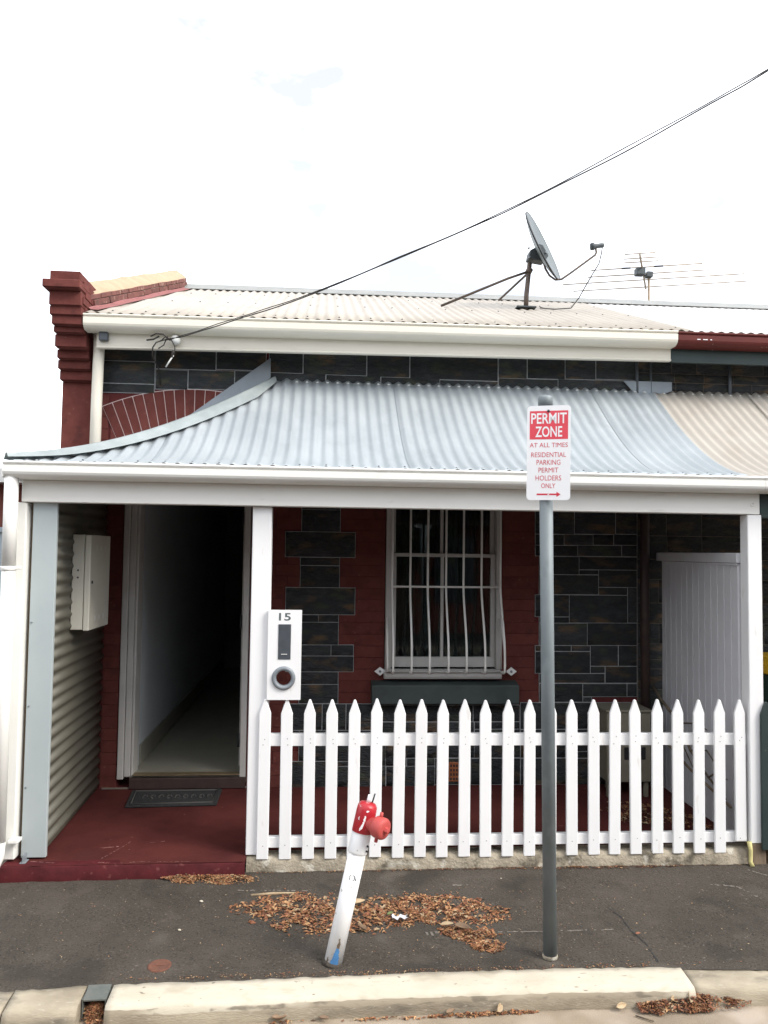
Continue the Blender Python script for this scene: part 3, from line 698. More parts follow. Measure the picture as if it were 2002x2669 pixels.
# fence-side downpipe at the left end of the verandah
d2=MB(); d2.tube([(-1.744,-.085,2.24),(-1.744,-.085,1.73)],.0375,18)
d2.tube([(-1.744,-.085,1.735),(-1.742,-.085,.22)],.0355,18)
d2.tube([(-1.742,-.085,.24),(-1.745,-.092,.16),(-1.765,-.115,.10),(-1.80,-.15,.055)],.0365,16)
d2o=d2.build('downpipe','trim_white',ct)
MB().lathe([(.0385,0),(.041,.003),(.041,.022),(.0385,.025)],(-1.744,-.085,1.715),(0,0,1),18).build('pipe_joint','trim_white',d2o)
MB().box(-1.795,-1.678,-.092,-.07,1.722,1.738).build('pipe_bracket','trim_white',d2o,.002)
MB().box(-1.70,-1.645,-.07,-.012,.225,.243).build('pipe_bracket','trim_white',d2o,.002)
# thin conduits up to the eaves, brown downpipe by the screen
for x,r in ((2.385,.012),(2.496,.008),(3.13,.013)): MB().tube([(x,1.222,3.0),(x,1.222,3.42)],r,10).build('conduit','plate_grey',ct)
MB().tube([(2.432,1.2,.12),(2.432,1.2,3.0)],.034,16).build('downpipe','dark_wood',ct)

# ---- corbelled pilaster at the left end
ps=MB(); ps.box(-1.922,-1.70,1.204,1.4,0,3.05); pil=ps.build('pilaster','red_brick',ct,.004)
for (y,z0,z1,xl) in ((1.153,3.052,3.122,-1.927),(1.109,3.124,3.187,-1.928),(1.062,3.189,3.25,-1.92),(.989,3.253,3.34,-1.913),(.940,3.342,3.384,-1.907),(.897,3.386,3.446,-1.907),(.878,3.448,3.507,-1.917),(.858,3.509,3.612,-1.916),(.800,3.615,3.670,-1.944),(.829,3.672,3.737,-1.904)):
    mb=MB(); n=7
    xr=-1.70+(.006 if y==.8 else random.uniform(-.002,.002))
    mb.box(xl,xr,y,1.4 if z1<3.6 else 1.22,z0,z1)
    mb.box(xl+.006,xr-.004,y+.012,1.4 if z1<3.6 else 1.21,z0-.006,z0+.002)
    mb.build('corbel_course','red_brick',pil,.004)
for r_ in range(4):
    for q in range(2): piece('brick','red_brick',pil,(-1.698,.95+.13*q+.05*(r_%2),3.575-.0+.0*r_-.055*r_+.09),(.012,.12,.05),.003)
# parapet on the party wall, running up the roof slope
P0=Vector((-1.685,1.14,3.572)); P1=Vector((-1.462,3.47,4.535))
dx=(P1-P0); L=dx.length; ex=dx.normalized(); side=Vector((-ex.y,ex.x,0)).normalized(); ez=ex.cross(-side); 
if ez.z<0: ez=-ez
def pp(s,t,h): return P0+ex*s+side*t+ez*h
par=MB()
def slab(mb,s0,s1,t0,t1,h0,h1,mi=0): mb.add([pp(s,t,h) for h in (h0,h1) for s,t in ((s0,t0),(s1,t0),(s1,t1),(s0,t1))],[(0,3,2,1),(4,5,6,7),(0,1,5,4),(1,2,6,5),(2,3,7,6),(3,0,4,7)],mi)
slab(par,-.06,L,.008,.24,-.35,.105); pw=par.build('parapet','mortar',ct)
rotp=Matrix((ex,side,ez)).transposed().to_euler()
for row,(h0,h1) in enumerate(((.022,.066),(.070,.106))):
    s=-.02-.07*row
    while s<L-.04:
        ln=random.choice((.11,.17,.22,.22)); e=min(s+ln,L)
        if e-s>.04: piece('brick','bare_brick',pw,pp((s+e)/2,.03+random.uniform(-.006,.004),(h0+h1)/2),(round(e-s-.009,3),.06,h1-h0),.004,rot=rotp)
        s=e
cap=MB(); N=18
V=[]
for i in range(N+1):
    s=-.10+(L+.10)*i/N; j=random.uniform(-.006,.006)
    V += [pp(s,.0+j,.104+.3*j),pp(s,.012+j*.5,.120),pp(s,.10,.175+j),pp(s,.16,.175+j),pp(s,.25,.110)]
cap.add(V,[(i*5+k,(i+1)*5+k,(i+1)*5+k+1,i*5+k+1) for i in range(N) for k in range(4)]+[(0,1,2,3,4),tuple(N*5+k for k in (4,3,2,1,0))],0,True)
cap.build('parapet_cap','mortar_cap',pw)
fl_=MB(); V=[]
for i in range(N+1):
    s=-.14+(L+.14)*i/N; j=random.uniform(-.004,.004)
    V += [pp(s,-.005,.024+j),pp(s,-.018,.012),pp(s,-.075+2*j,.008)]
fl_.add(V,[(i*3+k,(i+1)*3+k,(i+1)*3+k+1,i*3+k+1) for i in range(N) for k in range(2)],0,True); fl_.build('roof_flashing','lead_pink',pw)

# ---- main roof
TS=math.tan(R(22.5)); YE,ZE=.875,3.462; YR=3.45
def zr(x,y): return ZE+(y-YE)*TS+.006*(x+1.6)*(1-.5*(y-YE)/2.6)
def mroof_sheet(parent,xa,xb,m,lift=0.,amp=.008,ye=.905):
    n=max(2,int(round((xb-xa)/PITCH*8))); V=[]; mb=MB(); NR=5
    for i in range(n+1):
        x=xa+(xb-xa)*i/n
        for j in range(NR+1):
            y=ye+(YR-ye)*j/NR; V.append((x,y,zr(x,y)+amp*math.cos(2*math.pi*x/PITCH)+lift))
    mb.add(V,[(i*(NR+1)+j,(i+1)*(NR+1)+j,(i+1)*(NR+1)+j+1,i*(NR+1)+j+1) for i in range(n) for j in range(NR)],0,True)
    o=mb.build('roof_sheet',m,parent,normals=False); s=o.modifiers.new('thickness','SOLIDIFY'); s.thickness=.0016; s.offset=-1
    return o
mr=empty('main_roof',(.4,2.2,3.5),ct)
x=-1.695; k=0
while x<2.60:
    xe=min(x+10*PITCH,2.66); mroof_sheet(mr,x-(PITCH*.5 if k else 0),xe,'roof_cream',.002*(k%2)); x=xe; k+=1
bs=MB(); bs.add([(-1.8,YR,zr(-1.8,YR)),(2.66,YR,zr(2.66,YR)),(2.66,6.6,3.3),(-1.8,6.6,3.3)],[(0,1,2,3)]); bs.build('rear_roof','roof_cream',mr)
rc=MB(); n=20
for (xa,xb) in ((-1.47,2.70),):
    V=[]
    for i in range(n+1):
        x=xa+(xb-xa)*i/n; z=zr(x,YR)
        V += [(x,YR-.135,zr(x,YR-.135)+.010),(x,YR-.135,zr(x,YR-.135)+.016),(x,YR-.02,z+.035),(x,YR,z+.05),(x,YR+.02,z+.035),(x,YR+.135,z-.03)]
    rc.add(V,[(i*6+k,(i+1)*6+k,(i+1)*6+k+1,i*6+k+1) for i in range(n) for k in range(5)])
rc.build('ridge_capping','ridge_grey',mr)
sc2=MB()
for yy in (1.0,1.9,2.75):
    k=-20
    while k*PITCH<2.6:
        x_=k*PITCH; sc2.lathe([(.007,0),(.007,.003),(0,.008)],(x_,yy,zr(x_,yy)+.008),(0,-.4,1),6); k+=3
o=sc2.build('roof_screws','bracket_dark',mr); o['kind']='stuff'

# ================================================================== NEIGHBOURING COTTAGE (right)
nc=tag(empty('neighbour_cottage',(3.8,1.25,0)),'adjoining cottage at the right edge with maroon gutter, dark green fascia and beige verandah roof','house')
nw=MB(); nw.box(2.60,6.0,YW,YW+.25,0,3.5); nw_=nw.build('front_wall','red_wall',nc)
rr=random.Random(5); z=.12; nbed=MB(); i=0
while z<3.46:
    h=rr.choice((.07,.12,.155,.18)); x=2.394
    if z+h>3.47: h=3.47-z
    while x<5.0:
        ln=rr.uniform(.16,.42); stone(x,x+ln-.004,z,z+h-.004,parent=nw_)
        nbed.box(x-.003,x+ln-.001,1.2461+.00002*(i%13),YW+.004,z-.003,z+h-.001); i+=1; x+=ln
    z+=h
nbed.build('pointing','mortar',nw_)['kind']='stuff'
MB().extrude_x([(1.0,3.285),(1.0,3.41),(1.03,3.41),(1.03,3.285)],2.556,6.0).build('fascia','dark_green',nc,.002)
MB().extrude_x(gutter_prof(.885,3.484,.098,.12),2.560,6.0).build('gutter','neighbour_red',nc)
for (x_,l_) in ((2.70,.025),(2.745,.035),(2.80,.012)): MB().box(x_,x_+l_,.8825,.8835,3.428,3.434).build('scuff','scrawl_white',nc)
nr=empty('verandah_roof',(3.8,.6,2.35),nc)
x=2.515
while x<5.4: vroof_sheet(nr,x-PITCH*.25,x+10*PITCH,'roof_beige',lift=-.003,hip=False); x+=10*PITCH
ns=MB(); k=int(2.53/PITCH)+1
while k*PITCH<5: ns.lathe([(.008,0),(.008,.003),(0,.008)],(k*PITCH,1.2,zp(1.2)+.006),(0,-.35,1),7); k+=1
o=ns.build('roof_screws','white_plastic',nr); o['kind']='stuff'
MB().extrude_x(gutter_prof(-.14,2.318,.092,.125),2.602,6.0).build('verandah_gutter','trim_white',nc)
box('verandah_beam','dark_green',nc,2.647,6.0,-.0,.07,2.08,2.226,.004)
nm=empty('main_roof',(3.8,2.2,3.5),nc)
x=2.66
while x<6.2: mroof_sheet(nm,x,x+10*PITCH,'roof_pale',-.004,amp=.006); x+=10*PITCH
MB().add([(2.66,YR,zr(2.66,YR)),(6.3,YR,zr(6.3,YR)),(6.3,6.6,3.3),(2.66,6.6,3.3)],[(0,1,2,3)]).build('rear_roof','roof_pale',nm)
rc=MB(); V=[]
for i in range(11):
    x=2.70+3.6*i/10; z=zr(x,YR)
    V += [(x,YR-.135,zr(x,YR-.135)+.010),(x,YR-.135,zr(x,YR-.135)+.016),(x,YR-.02,z+.035),(x,YR,z+.05),(x,YR+.02,z+.035),(x,YR+.135,z-.03)]
rc.add(V,[(i*6+k,(i+1)*6+k,(i+1)*6+k+1,i*6+k+1) for i in range(10) for k in range(5)]); rc.build('ridge_capping','ridge_grey',nm)
nf=MB(); nf.add([(2.605,.03,.104),(6,.03,.104),(6,1.28,.115),(2.605,1.28,.115),(2.605,.03,0),(6,.03,0)],[(0,1,2,3),(0,4,5,1)]); nf.build('verandah_floor','old_concrete',nc)

# green picket fence of the neighbour
def picket_mesh(name,m,w_,t_,zb,zs,zt,bev=.003):
    return MB().prism([(-w_/2,zb),(w_/2,zb),(w_/2,zs),(.007,zt-.006),(0,zt),(-.007,zt-.006),(-w_/2,zs)],0,t_).mesh(name,m,bev)
gfence=tag(empty('picket_fence',(2.65,-.037,0)),'dark green picket fence at the right edge beside the white post','fence')
pm=picket_mesh('picket','dark_green',.068,.018,.105,.90,.976)
for i in range(10):
    o=bpy.data.objects.new('picket',pm); o.location=(.0+.127*i,0,random.uniform(-.004,.004)); link(o,gfence,(2.65+.127*i,-.037,0))
box('rail','dark_green',gfence,2.655,3.9,-.018,.012,.70,.77,.002); box('rail','dark_green',gfence,2.655,3.9,-.018,.012,.16,.22,.002)
box('post_stump','weathered_wood',gfence,2.668,2.73,-.012,.06,.0,.15,.005)

# wheelie bin behind it
bn=tag(empty('wheelie_bin',(3.36,.85,.11)),'dark green wheelie bin with yellow lid behind the right-hand white post','bin')
b=MB(); b.add([(3.36+sx*wx,.85+sy*wy,z) for z,wx,wy in ((.17,.20,.24),(1.02,.255,.31)) for sx,sy in ((-1,-1),(1,-1),(1,1),(-1,1))],[(0,3,2,1),(4,5,6,7),(0,1,5,4),(1,2,6,5),(2,3,7,6),(3,0,4,7)])
b.build('body','bin_green',bn,.012)
l=MB(); l.add([(3.36+sx*wx,.85+sy*wy+o_,z) for z,wx,wy,o_ in ((1.025,.28,.34,0),(1.08,.27,.32,0),(1.125,.20,.25,0)) for sx,sy in ((-1,-1),(1,-1),(1,1),(-1,1))],
   [(0,3,2,1),(8,9,10,11)]+[(a+k,a+(k+1)%4,a+4+(k+1)%4,a+4+k) for a in (0,4) for k in range(4)]); l.build('lid','bin_yellow',bn,.01)
for s in (-1,1): MB().lathe([(0,-.02),(.09,-.02),(.1,-.01),(.1,.01),(.09,.02),(0,.02)],(3.36+s*.2,1.10,.21),(1,0,0),18).build('wheel','black_plastic',bn)
MB().tube([(3.18,1.18,1.0),(3.18,1.22,1.02),(3.54,1.22,1.02),(3.54,1.18,1.0)],.014,8).build('handle','bin_green',bn)

# house further along on the left, seen past the downpipe
lh=tag(empty('neighbour_house',(-4.5,2.6,0)),'red brick house with white eaves glimpsed past the downpipe at the left edge','house')
MB().box(-8,-2.35,2.6,7,0,2.42).build('wall','neigh_brick',lh)
MB().extrude_x([(2.35,2.40),(2.35,2.52),(2.62,2.56),(2.62,2.40)],-8.2,-2.3).build('eave','trim_white',lh)
MB().add([(-8.2,2.35,2.52),(-2.3,2.35,2.52),(-2.3,5.5,2.60),(-8.2,5.5,2.60)],[(0,1,2,3)]).build('roof','ridge_grey',lh)
sf=tag(empty('side_fence',(-4,1.9,0)),'grey-blue sheet metal fence at the far left edge behind the downpipe','fence')
f_=MB(); n=120
for i in range(n):
    q=lambda k:(-7+4.75*k/n,1.9+(.018 if (k//4)%2 else 0))
    a,b_=q(i),q(i+1); f_.add([(a[0],a[1],0),(b_[0],b_[1],0),(b_[0],b_[1],1.98),(a[0],a[1],1.98)],[(0,1,2,3)])
f_.build('panel','neigh_fence',sf); box('rail','neigh_fence',sf,-7,-2.25,1.89,1.94,1.96,2.0,.003)

# ================================================================== FENCE, LETTERBOX, SCREEN
fence=tag(empty('picket_fence',(.95,0,.09)),'white picket fence along the concrete plinth under the cottage window','fence')
pm=picket_mesh('picket','picket_paint',.067,.018,.083-.09,.904-.09,.986-.09)
pm_s=picket_mesh('picket','picket_paint',.067,.018,.150-.09,.904-.09,.986-.09)
for i in range(-2,21):
    x=-.068+.12872*i
    o=bpy.data.objects.new('picket',pm_s if i==20 else pm)
    o.location=(x-.95+random.uniform(-.002,.002),random.uniform(-.001,.001),-.0036*(x-1.7)+random.gauss(0,.002)); o.rotation_euler=(0,R(random.gauss(0,.22)),0)
    link(o,fence,(x,0,.09))
for (z0,z1) in ((.714,.783),(.141,.201)):
    r_=MB(); r_.extrude_x([(.0195,z0),(.0195,z1),(.055,z1),(.055,z0)],-.311 if False else -.309,2.553,fz=lambda x:-.0036*(x-1.5)); r_.build('rail','picket_paint',fence,.002)

nl=MB()
for i in range(-2,21):
    x=-.068+.12872*i
    for z_ in (.735,.765,.171): nl.lathe([(.0030,0),(.0030,.0006),(0,.0012)],(x+random.uniform(-.008,.008),-.0008,z_+random.uniform(-.008,.008)),(0,-1,0),7)
nl.build('nails','nail_grey',fence)['kind']='stuff'
lb=tag(empty('letterbox',(-.22,.0,.988)),'white letterbox panel numbered 15 with dark slot and round grey newspaper hole beside the post','letterbox')
HC=(-.2235,1.112); hr=.047
bd=MB(); yf,yb_=-.006,.014; x0,x1,z0,zc,z1=-.318,-.125,.988,1.215,1.501; N=32
per=[]
for k in range(N):
    t=2*math.pi*k/N; c,s_=math.cos(t),math.sin(t)
    sx=((x1-HC[0]) if c>0 else (HC[0]-x0))/max(abs(c),1e-6); sz=((zc-HC[1]) if s_>0 else (HC[1]-z0))/max(abs(s_),1e-6)
    q=min(sx,sz); per.append((HC[0]+c*q,HC[1]+s_*q))
cir=[(HC[0]+hr*math.cos(2*math.pi*k/N),HC[1]+hr*math.sin(2*math.pi*k/N)) for k in range(N)]
# make sure the four corners are on the perimeter
for cx,cz in ((x0,z0),(x1,z0),(x1,zc),(x0,zc)):
    j=min(range(N),key=lambda k:(per[k][0]-cx)**2+(per[k][1]-cz)**2); per[j]=(cx,cz)
for y in (yf,yb_): bd.add([(a,y,b) for a,b in per]+[(a,y,b) for a,b in cir],[(k,(k+1)%N,N+(k+1)%N,N+k) for k in range(N)])
bd.add([(a,yf,b) for a,b in cir]+[(a,yb_,b) for a,b in cir],[(k,(k+1)%N,N+(k+1)%N,N+k) for k in range(N)])
bd.add([(a,yf,b) for a,b in per]+[(a,yb_,b) for a,b in per],[(k,(k+1)%N,N+(k+1)%N,N+k) for k in range(N)])
bd.box(x0,x1,yf,yb_,zc,z1)
bd.build('front_panel','picket_paint',lb,normals=True)
box('box_body','picket_paint',lb,-.306,-.135,.0155,.18,1.205,1.488,.003)
box('slot_plate','plate_grey',lb,-.258,-.186,-.0095,-.0065,1.219,1.420,.001)
box('slot_lip','white_plastic',lb,-.240,-.206,-.0135,-.010,1.247,1.2505,.0005)
MB().lathe([(hr-.004,.03),(hr-.004,-.004),(hr,-.009),(.054,-.013),(.064,-.010),(.068,-.001),(.068,.0)],(HC[0],yf-.0005,HC[1]),(0,1,0),36).build('hole_ring','ring_grey',lb)
lettering('numeral','numeral',lb,'15',(-.2225,-.0066,1.4625),.068,.044,.018)

scr=tag(empty('privacy_screen',(2.57,.6,.1)),'white tongue and groove timber screen at the right end of the verandah','screen')
edges=[.092]; wd=.098
y=.092
while y<1.16: edges.append(min(y+.0845,1.175)); y+=.0845
for a,b in zip(edges[:-1],edges[1:]):
    if b-a<.03: continue
    mb=MB(); mb.add([(2.552,a+.004,.115),(2.552,b-.006,.115),(2.560,b-.001,.115),(2.572,b-.001,.115),(2.572,a+.001,.115),(2.560,a+.001,.115)]+
        [(2.552,a+.004,1.80),(2.552,b-.006,1.80),(2.560,b-.001,1.80),(2.572,b-.001,1.80),(2.572,a+.001,1.80),(2.560,a+.001,1.80)],
        [(5,4,3,2,1,0),(6,7,8,9,10,11)]+[(k,(k+1)%6,6+(k+1)%6,6+k) for k in range(6)])
    mb.build('board','tongue_white',scr)
box('top_rail','tongue_white',scr,2.535,2.60,.078,1.235,1.803,1.866,.003)
MB().box(2.540,2.551,.09,.45,1.788,1.801).build('cover_strip','tongue_white',scr,.001)

cb=tag(empty('cabinet',(2.18,.95,.11)),'old beige metal cabinet with a dark slot standing behind the fence near the screen','cabinet')
box('body','cabinet_beige',cb,2.03,2.352,.92,1.18,.225,.715,.006)
box('top_lid','cabinet_beige',cb,2.02,2.362,.91,1.19,.717,.735,.004)
box('slot','black_plastic',cb,2.155,2.312,.9165,.921,.385,.472,.001)
for x in (2.055,2.327): box('leg','cabinet_beige',cb,x-.015,x+.015,.94,.97,.114,.224,.002)
tag(MB().tube([(2.135,1.17,.118),(2.137,1.17,.56),(2.10,1.2,.69)],.028,14).build('standpipe','cabinet_beige'),'olive beige pipe rising against the wall left of the beige cabinet','pipe')
br=tag(empty('fallen_branch',(2.44,.7,.5)),'dead branch leaning against the white screen behind the pickets','branch')
MB().tube([(2.46,1.12,.86),(2.43,.9,.80),(2.44,.66,.70),(2.45,.52,.55),(2.49,.36,.42),(2.52,.2,.33)],[.012,.011,.010,.009,.007,.005],8).build('stem','bark',br)
for pts in ([(2.44,.66,.70),(2.50,.55,.72),(2.53,.45,.70)],[(2.45,.52,.55),(2.52,.44,.57),(2.53,.33,.50)],[(2.44,.70,.71),(2.42,.6,.60),(2.46,.48,.42)],[(2.49,.36,.42),(2.5,.30,.46),(2.53,.2,.45)]):
    MB().tube(pts,[.007,.005,.003],6).build('twig','bark',br)
tag(MB().tube([(2.40,1.0,.60),(2.46,.55,.42),(2.52,.14,.30)],.008,8).build('stick','weathered_wood'),'thin grey stick lying across the foot of the white screen','stick')
tag(MB().tube([(2.548,-.012,.15),(2.552,-.02,.10),(2.546,-.028,.04),(2.55,-.04,.016)],[.014,.012,.011,.014],10).build('pipe_stub','yellow_stub'),'short yellow stained pipe stub under the right-hand white post','pipe')

# ================================================================== PORCH THINGS
mbx=tag(empty('meter_box',(-1.47,.75,1.33)),'cream metal meter box on the corrugated side wall left of the door','meter box')
def sk(x,y,z): return (x-.03*(y-.55),y,z)
box('case','meter_cream',mbx,-1.566,-1.492,.43,.85,1.335,1.928,.004)
dd=MB(); dd.box(-1.488,-1.452,.424,.856,1.330,1.926); dd.build('door','meter_cream',mbx,.004)
for z in (1.655,1.70): MB().lathe([(.006,0),(.006,.002),(0,.003)],(-1.528,.4295,z+.005),(0,-1,0),10).build('knockout','plate_grey',mbx)
MB().lathe([(.010,0),(.010,.004),(.004,.007),(0,.007)],(-1.4515,.462,1.63),(1,0,0),12).build('lock','black_plastic',mbx)
for y in (.54,.63,.72):
    for zz_ in (1.385,1.83): MB().box(-1.4512,-1.4495,y,y+.020,zz_,zz_+.03).build('louvre','white_plastic',mbx,.0006)

mat_=tag(empty('doormat',(-1.0,1.02,.116)),'black rubber doormat in front of the open door','doormat')
m_=MB(); m_.add([(-1.30,.835,.114),(-.70,.862,.114),(-.705,1.19,.118),(-1.335,1.18,.118),(-1.30,.835,.128),(-.70,.862,.128),(-.705,1.19,.131),(-1.335,1.18,.131)],[(0,3,2,1),(4,5,6,7),(0,1,5,4),(1,2,6,5),(2,3,7,6),(3,0,4,7)])
m_.build('pad','rubber',mat_,.004)
for i in range(9):
    x=-1.21+.055*i; MB().tube([(x+.014*math.cos(t),1.02+.035*math.sin(t),.131) for t in np.linspace(0,5.2 if i%2 else 4.0,9)],.005,6).build('raised_motif','rubber_worn',mat_)
rm_=MB(); rm_.tube([(-1.27,.87,.130),(-.735,.893,.130),(-.738,1.155,.132),(-1.30,1.145,.132),(-1.27,.87,.130)],.006,6); rm_.build('raised_border','rubber_worn',mat_)

# ================================================================== PARKING SIGN
sg=tag(empty('parking_sign',(1.066,-.93,-.008)),'grey galvanised pole carrying a red and white PERMIT ZONE parking sign','sign')
ptop=Vector((1.037,-.93,2.60)); pb=Vector((1.0665,-.93,-.02)); 
MB().tube([pb,pb.lerp(ptop,.985)],.0312,28).build('pole','galv',sg)
ax=(ptop-pb).normalized(); MB().lathe([(.0312,-.012),(.0345,-.010),(.0345,.026),(.030,.036),(.012,.041),(0,.041)],pb.lerp(ptop,.985),ax,28).build('cap','galv',sg)
MB().lathe([(.034,0),(.036,.006),(.034,.014),(.0315,.016)],(1.0662,-.93,-.010),ax,28).build('base_collar','old_concrete',sg)
pan=empty('sign_panel',(1.042,-.970,2.3215),sg); WLp=WL['sign_panel']=Vector((0,0,0))
pan.rotation_euler=(0,R(.45),-R(20))
pn=MB(); w2,h2,rc_=.1005,.2235,.018; poly=[]
for cx,cz,a0 in ((w2-rc_,h2-rc_,0),(-w2+rc_,h2-rc_,90),(-w2+rc_,-h2+rc_,180),(w2-rc_,-h2+rc_,270)):
    for k in range(6): t=R(a0+18*k); poly.append((cx+rc_*math.cos(t),cz+rc_*math.sin(t)))
pn.prism(poly,-.001,.001); pn.build('plate','sign_white',pan)
MB().box(-.0885,.0885,-.00145,-.0012,.0635,.1985).build('red_field','sign_red',pan)
T=.2235
def tl_(txt,top,bot,wd,m='ink_red',b=.0,y=-.0015,cx=.0): lettering('lettering',m,pan,txt,(cx,y,T-(top+bot)/2),wd,bot-top,b)
tl_('PERMIT',.0355,.0855,.164,'sign_white',.016,-.0017); tl_('ZONE',.0985,.1495,.124,'sign_white',.016,-.0017)
tl_('AT ALL TIMES',.1765,.198,.176); tl_('RESIDENTIAL',.2215,.2445,.160); tl_('PARKING',.257,.281,.110); tl_('PERMIT',.294,.317,.091)
tl_('HOLDERS',.331,.355,.118); tl_('ONLY',.368,.391,.065)
ar=MB(); za=T-.420; ar.add([(-.053,-.0015,za-.0038),(.040,-.0015,za-.0038),(.040,-.0015,za+.0038),(-.053,-.0015,za+.0038)],[(0,1,2,3)])
ar.add([(.038,-.0016,za-.0125),(.057,-.0016,za),(.038,-.0016,za+.0125)],[(0,1,2)]); ar.build('arrow','ink_red',pan,normals=False)
sw_=MB(); P=[(-.006,.004),(.002,.008),(.004,.001),(-.003,-.004),(.0,-.010),(.005,-.013)]
for a,b in zip(P[:-1],P[1:]):
    d=Vector((b[0]-a[0],b[1]-a[1])).normalized()*.0018; n_=Vector((-d.y,d.x)); sw_.add([(a[0]-n_.x,-.0019,za+a[1]-n_.y),(b[0]-n_.x,-.0019,za+b[1]-n_.y),(b[0]+n_.x,-.0019,za+b[1]+n_.y),(a[0]+n_.x,-.0019,za+a[1]+n_.y)],[(0,1,2,3)])
sw_.build('scrawl','scrawl_white',pan,normals=False)
MB().lathe([(.007,0),(.007,.003),(.003,.006),(0,.006)],(-.002,-.0013,T-.026),(0,-1,0),6).build('bolt','bracket_dark',pan)
MB().box(-.02,.02,.0012,.012,.17,.19).build('clamp','galv',pan); MB().box(-.02,.02,.0012,.012,-.19,-.17).build('clamp','galv',pan)

# ================================================================== FIRE PLUG (leaning standpipe)
fpz=-.008
fp_=tag(empty('fire_plug',(.066,-.925,fpz)),'leaning white standpipe with a chipped red fire plug head on the footpath','fire plug')
B=Vector((.064,-.925,-.03)); D=Vector((.156,.045,.711)).normalized()
at=lambda t:B+D*t
MB().tube([at(0),at(.525)],.0405,24).build('pipe','pipe_white',fp_)
MB().lathe([(.0408,.0),(.0445,.004),(.0455,.012),(.0455,.085),(.0435,.092)],at(.505),D,24).build('sleeve','pipe_white',fp_)
MB().lathe([(.044,0),(.0475,.004),(.047,.100),(.045,.120),(.036,.134),(.012,.138),(0,.138)],at(.598),D,24).build('head','hydrant_red',fp_)
MB().tube([at(.732),at(.768)],[.010,.008],10).build('spindle','pipe_white',fp_)
MB().tube([at(.735)+Vector((.018,-.004,0)),at(.775)+Vector((.022,-.004,0))],.0035,8).build('spindle_pin','bracket_dark',fp_)
od=Vector((.72,-.68,-.10)).normalized(); oc=at(.650)+od*.022
MB().lathe([(.032,0),(.032,.036),(.037,.040),(.046,.050),(.048,.058),(.048,.092),(.044,.100),(.03,.103),(0,.104)],oc,od,28).build('outlet_cap','cap_red',fp_)
MB().lathe([(.015,0),(.013,.012),(.012,.020),(0,.022)],oc+od*.102,od,6,smooth=False).build('cap_nut','cap_red',fp_)
up_=Vector((.2,.1,1)); up_=(up_-od*up_.dot(od)).normalized()
for s in (1,-1): MB().tube([oc+od*.066+up_*s*.040,oc+od*.066+up_*s*.066],[.009,.008],10).build('cap_lug','cap_red',fp_)
MB().lathe([(.0415,.0),(.047,.006),(.0465,.018),(.041,.022)],at(.592),D,24).build('flange','pipe_white',fp_)
MB().lathe([(.0405,.0),(.052,.004),(.049,.014),(.0407,.020)],B+D*.012,D,18).build('ground_collar','asphalt',fp_)
for dz in (.0,-.022): MB().lathe([(.005,0),(.005,.006),(0,.008)],at(.545+dz)+Vector((.036,-.030,0)),(.7,-.7,.1),8).build('grub_screw','black_plastic',fp_)
def chip(name,m,poly,base_t,lift=.0009):          # scraped patch following the pipe's round front
    e2=Vector((0,-1,0)); e2=(e2-D*e2.dot(D)).normalized(); e1=e2.cross(D).normalized()
    if e1.x<0: e1=-e1
    V=[]
    for (u,v) in poly:
        a=u/.0405; V.append(at(base_t+v)+(e2*math.cos(a)+e1*math.sin(a))*(.0405+lift))
    return MB().add(V,[tuple(range(len(V)))]).build(name,m,fp_,normals=False)
rng=random.Random(3)
def strip(name,m,us,lift,rad=.0405): # us: list of (v, u0, u1)
    for (v0,a0,b0),(v1,a1,b1) in zip(us[:-1],us[1:]): pass
    us2=[]
    for (v0,a0,b0),(v1,a1,b1) in zip(us[:-1],us[1:]):
        for q in range(4):
            t=q/4; us2.append((v0+(v1-v0)*t,a0+(a1-a0)*t+rng.uniform(-.0022,.0022),b0+(b1-b0)*t+rng.uniform(-.0022,.0022)))
    us=us2+[us[-1]]
    e2=Vector((0,-1,0)); e2=(e2-D*e2.dot(D)).normalized(); e1=e2.cross(D).normalized()
    if e1.x<0: e1=-e1
    V=[];F=[]
    for (v,a,b) in us:
        for q in range(5):
            u=a+(b-a)*q/4; an=u/rad; V.append(at(v)+(e2*math.cos(an)+e1*math.sin(an))*(rad+lift))
    for i in range(len(us)-1):
        for q in range(4): F.append((i*5+q,i*5+q+1,(i+1)*5+q+1,(i+1)*5+q))
    return MB().add(V,F,0,True).build(name,m,fp_)
strip('bare_patch','chip_blue',[(.02,-.018,.022),(.045,-.016,.018),(.06,-.011,.017),(.075,-.010,.012),(.088,-.006,.011),(.10,-.003,.009)],.0008)
strip('bare_patch','chip_brown',[(.10,-.004,.010),(.118,-.003,.009),(.128,.0,.007),(.136,-.002,.004),(.142,.0,.006)],.0009)
strip('bare_patch','chip_brown',[(.022,-.040,-.033),(.04,-.039,-.030),(.052,-.036,-.033)],.0009)
strip('paint_chip','scrawl_white',[(.615,-.020,-.015),(.632,-.018,-.006),(.648,-.012,-.004),(.660,-.009,-.002),(.672,-.010,.0),(.684,-.006,-.001)],.0009,.0472)
strip('paint_chip','scrawl_white',[(.660,-.034,-.030),(.668,-.036,-.031),(.674,-.034,-.031)],.0009,.0472)
strip('paint_chip','scrawl_white',[(.700,-.004,.002),(.704,-.006,.008),(.709,-.002,.007)],.0012,.0464)
strip('scratch_mark','chip_brown',[(.395,-.012,-.008),(.402,-.015,-.011),(.412,-.016,-.012),(.420,-.010,-.006)],.0009)
strip('scratch_mark','plate_grey',[(.396,.0,.003),(.404,.006,.010),(.412,.010,.014),(.420,.016,.020)],.001)
strip('scratch_mark','plate_grey',[(.396,.016,.020),(.404,.010,.014),(.412,.006,.009),(.421,-.002,.002)],.0012)

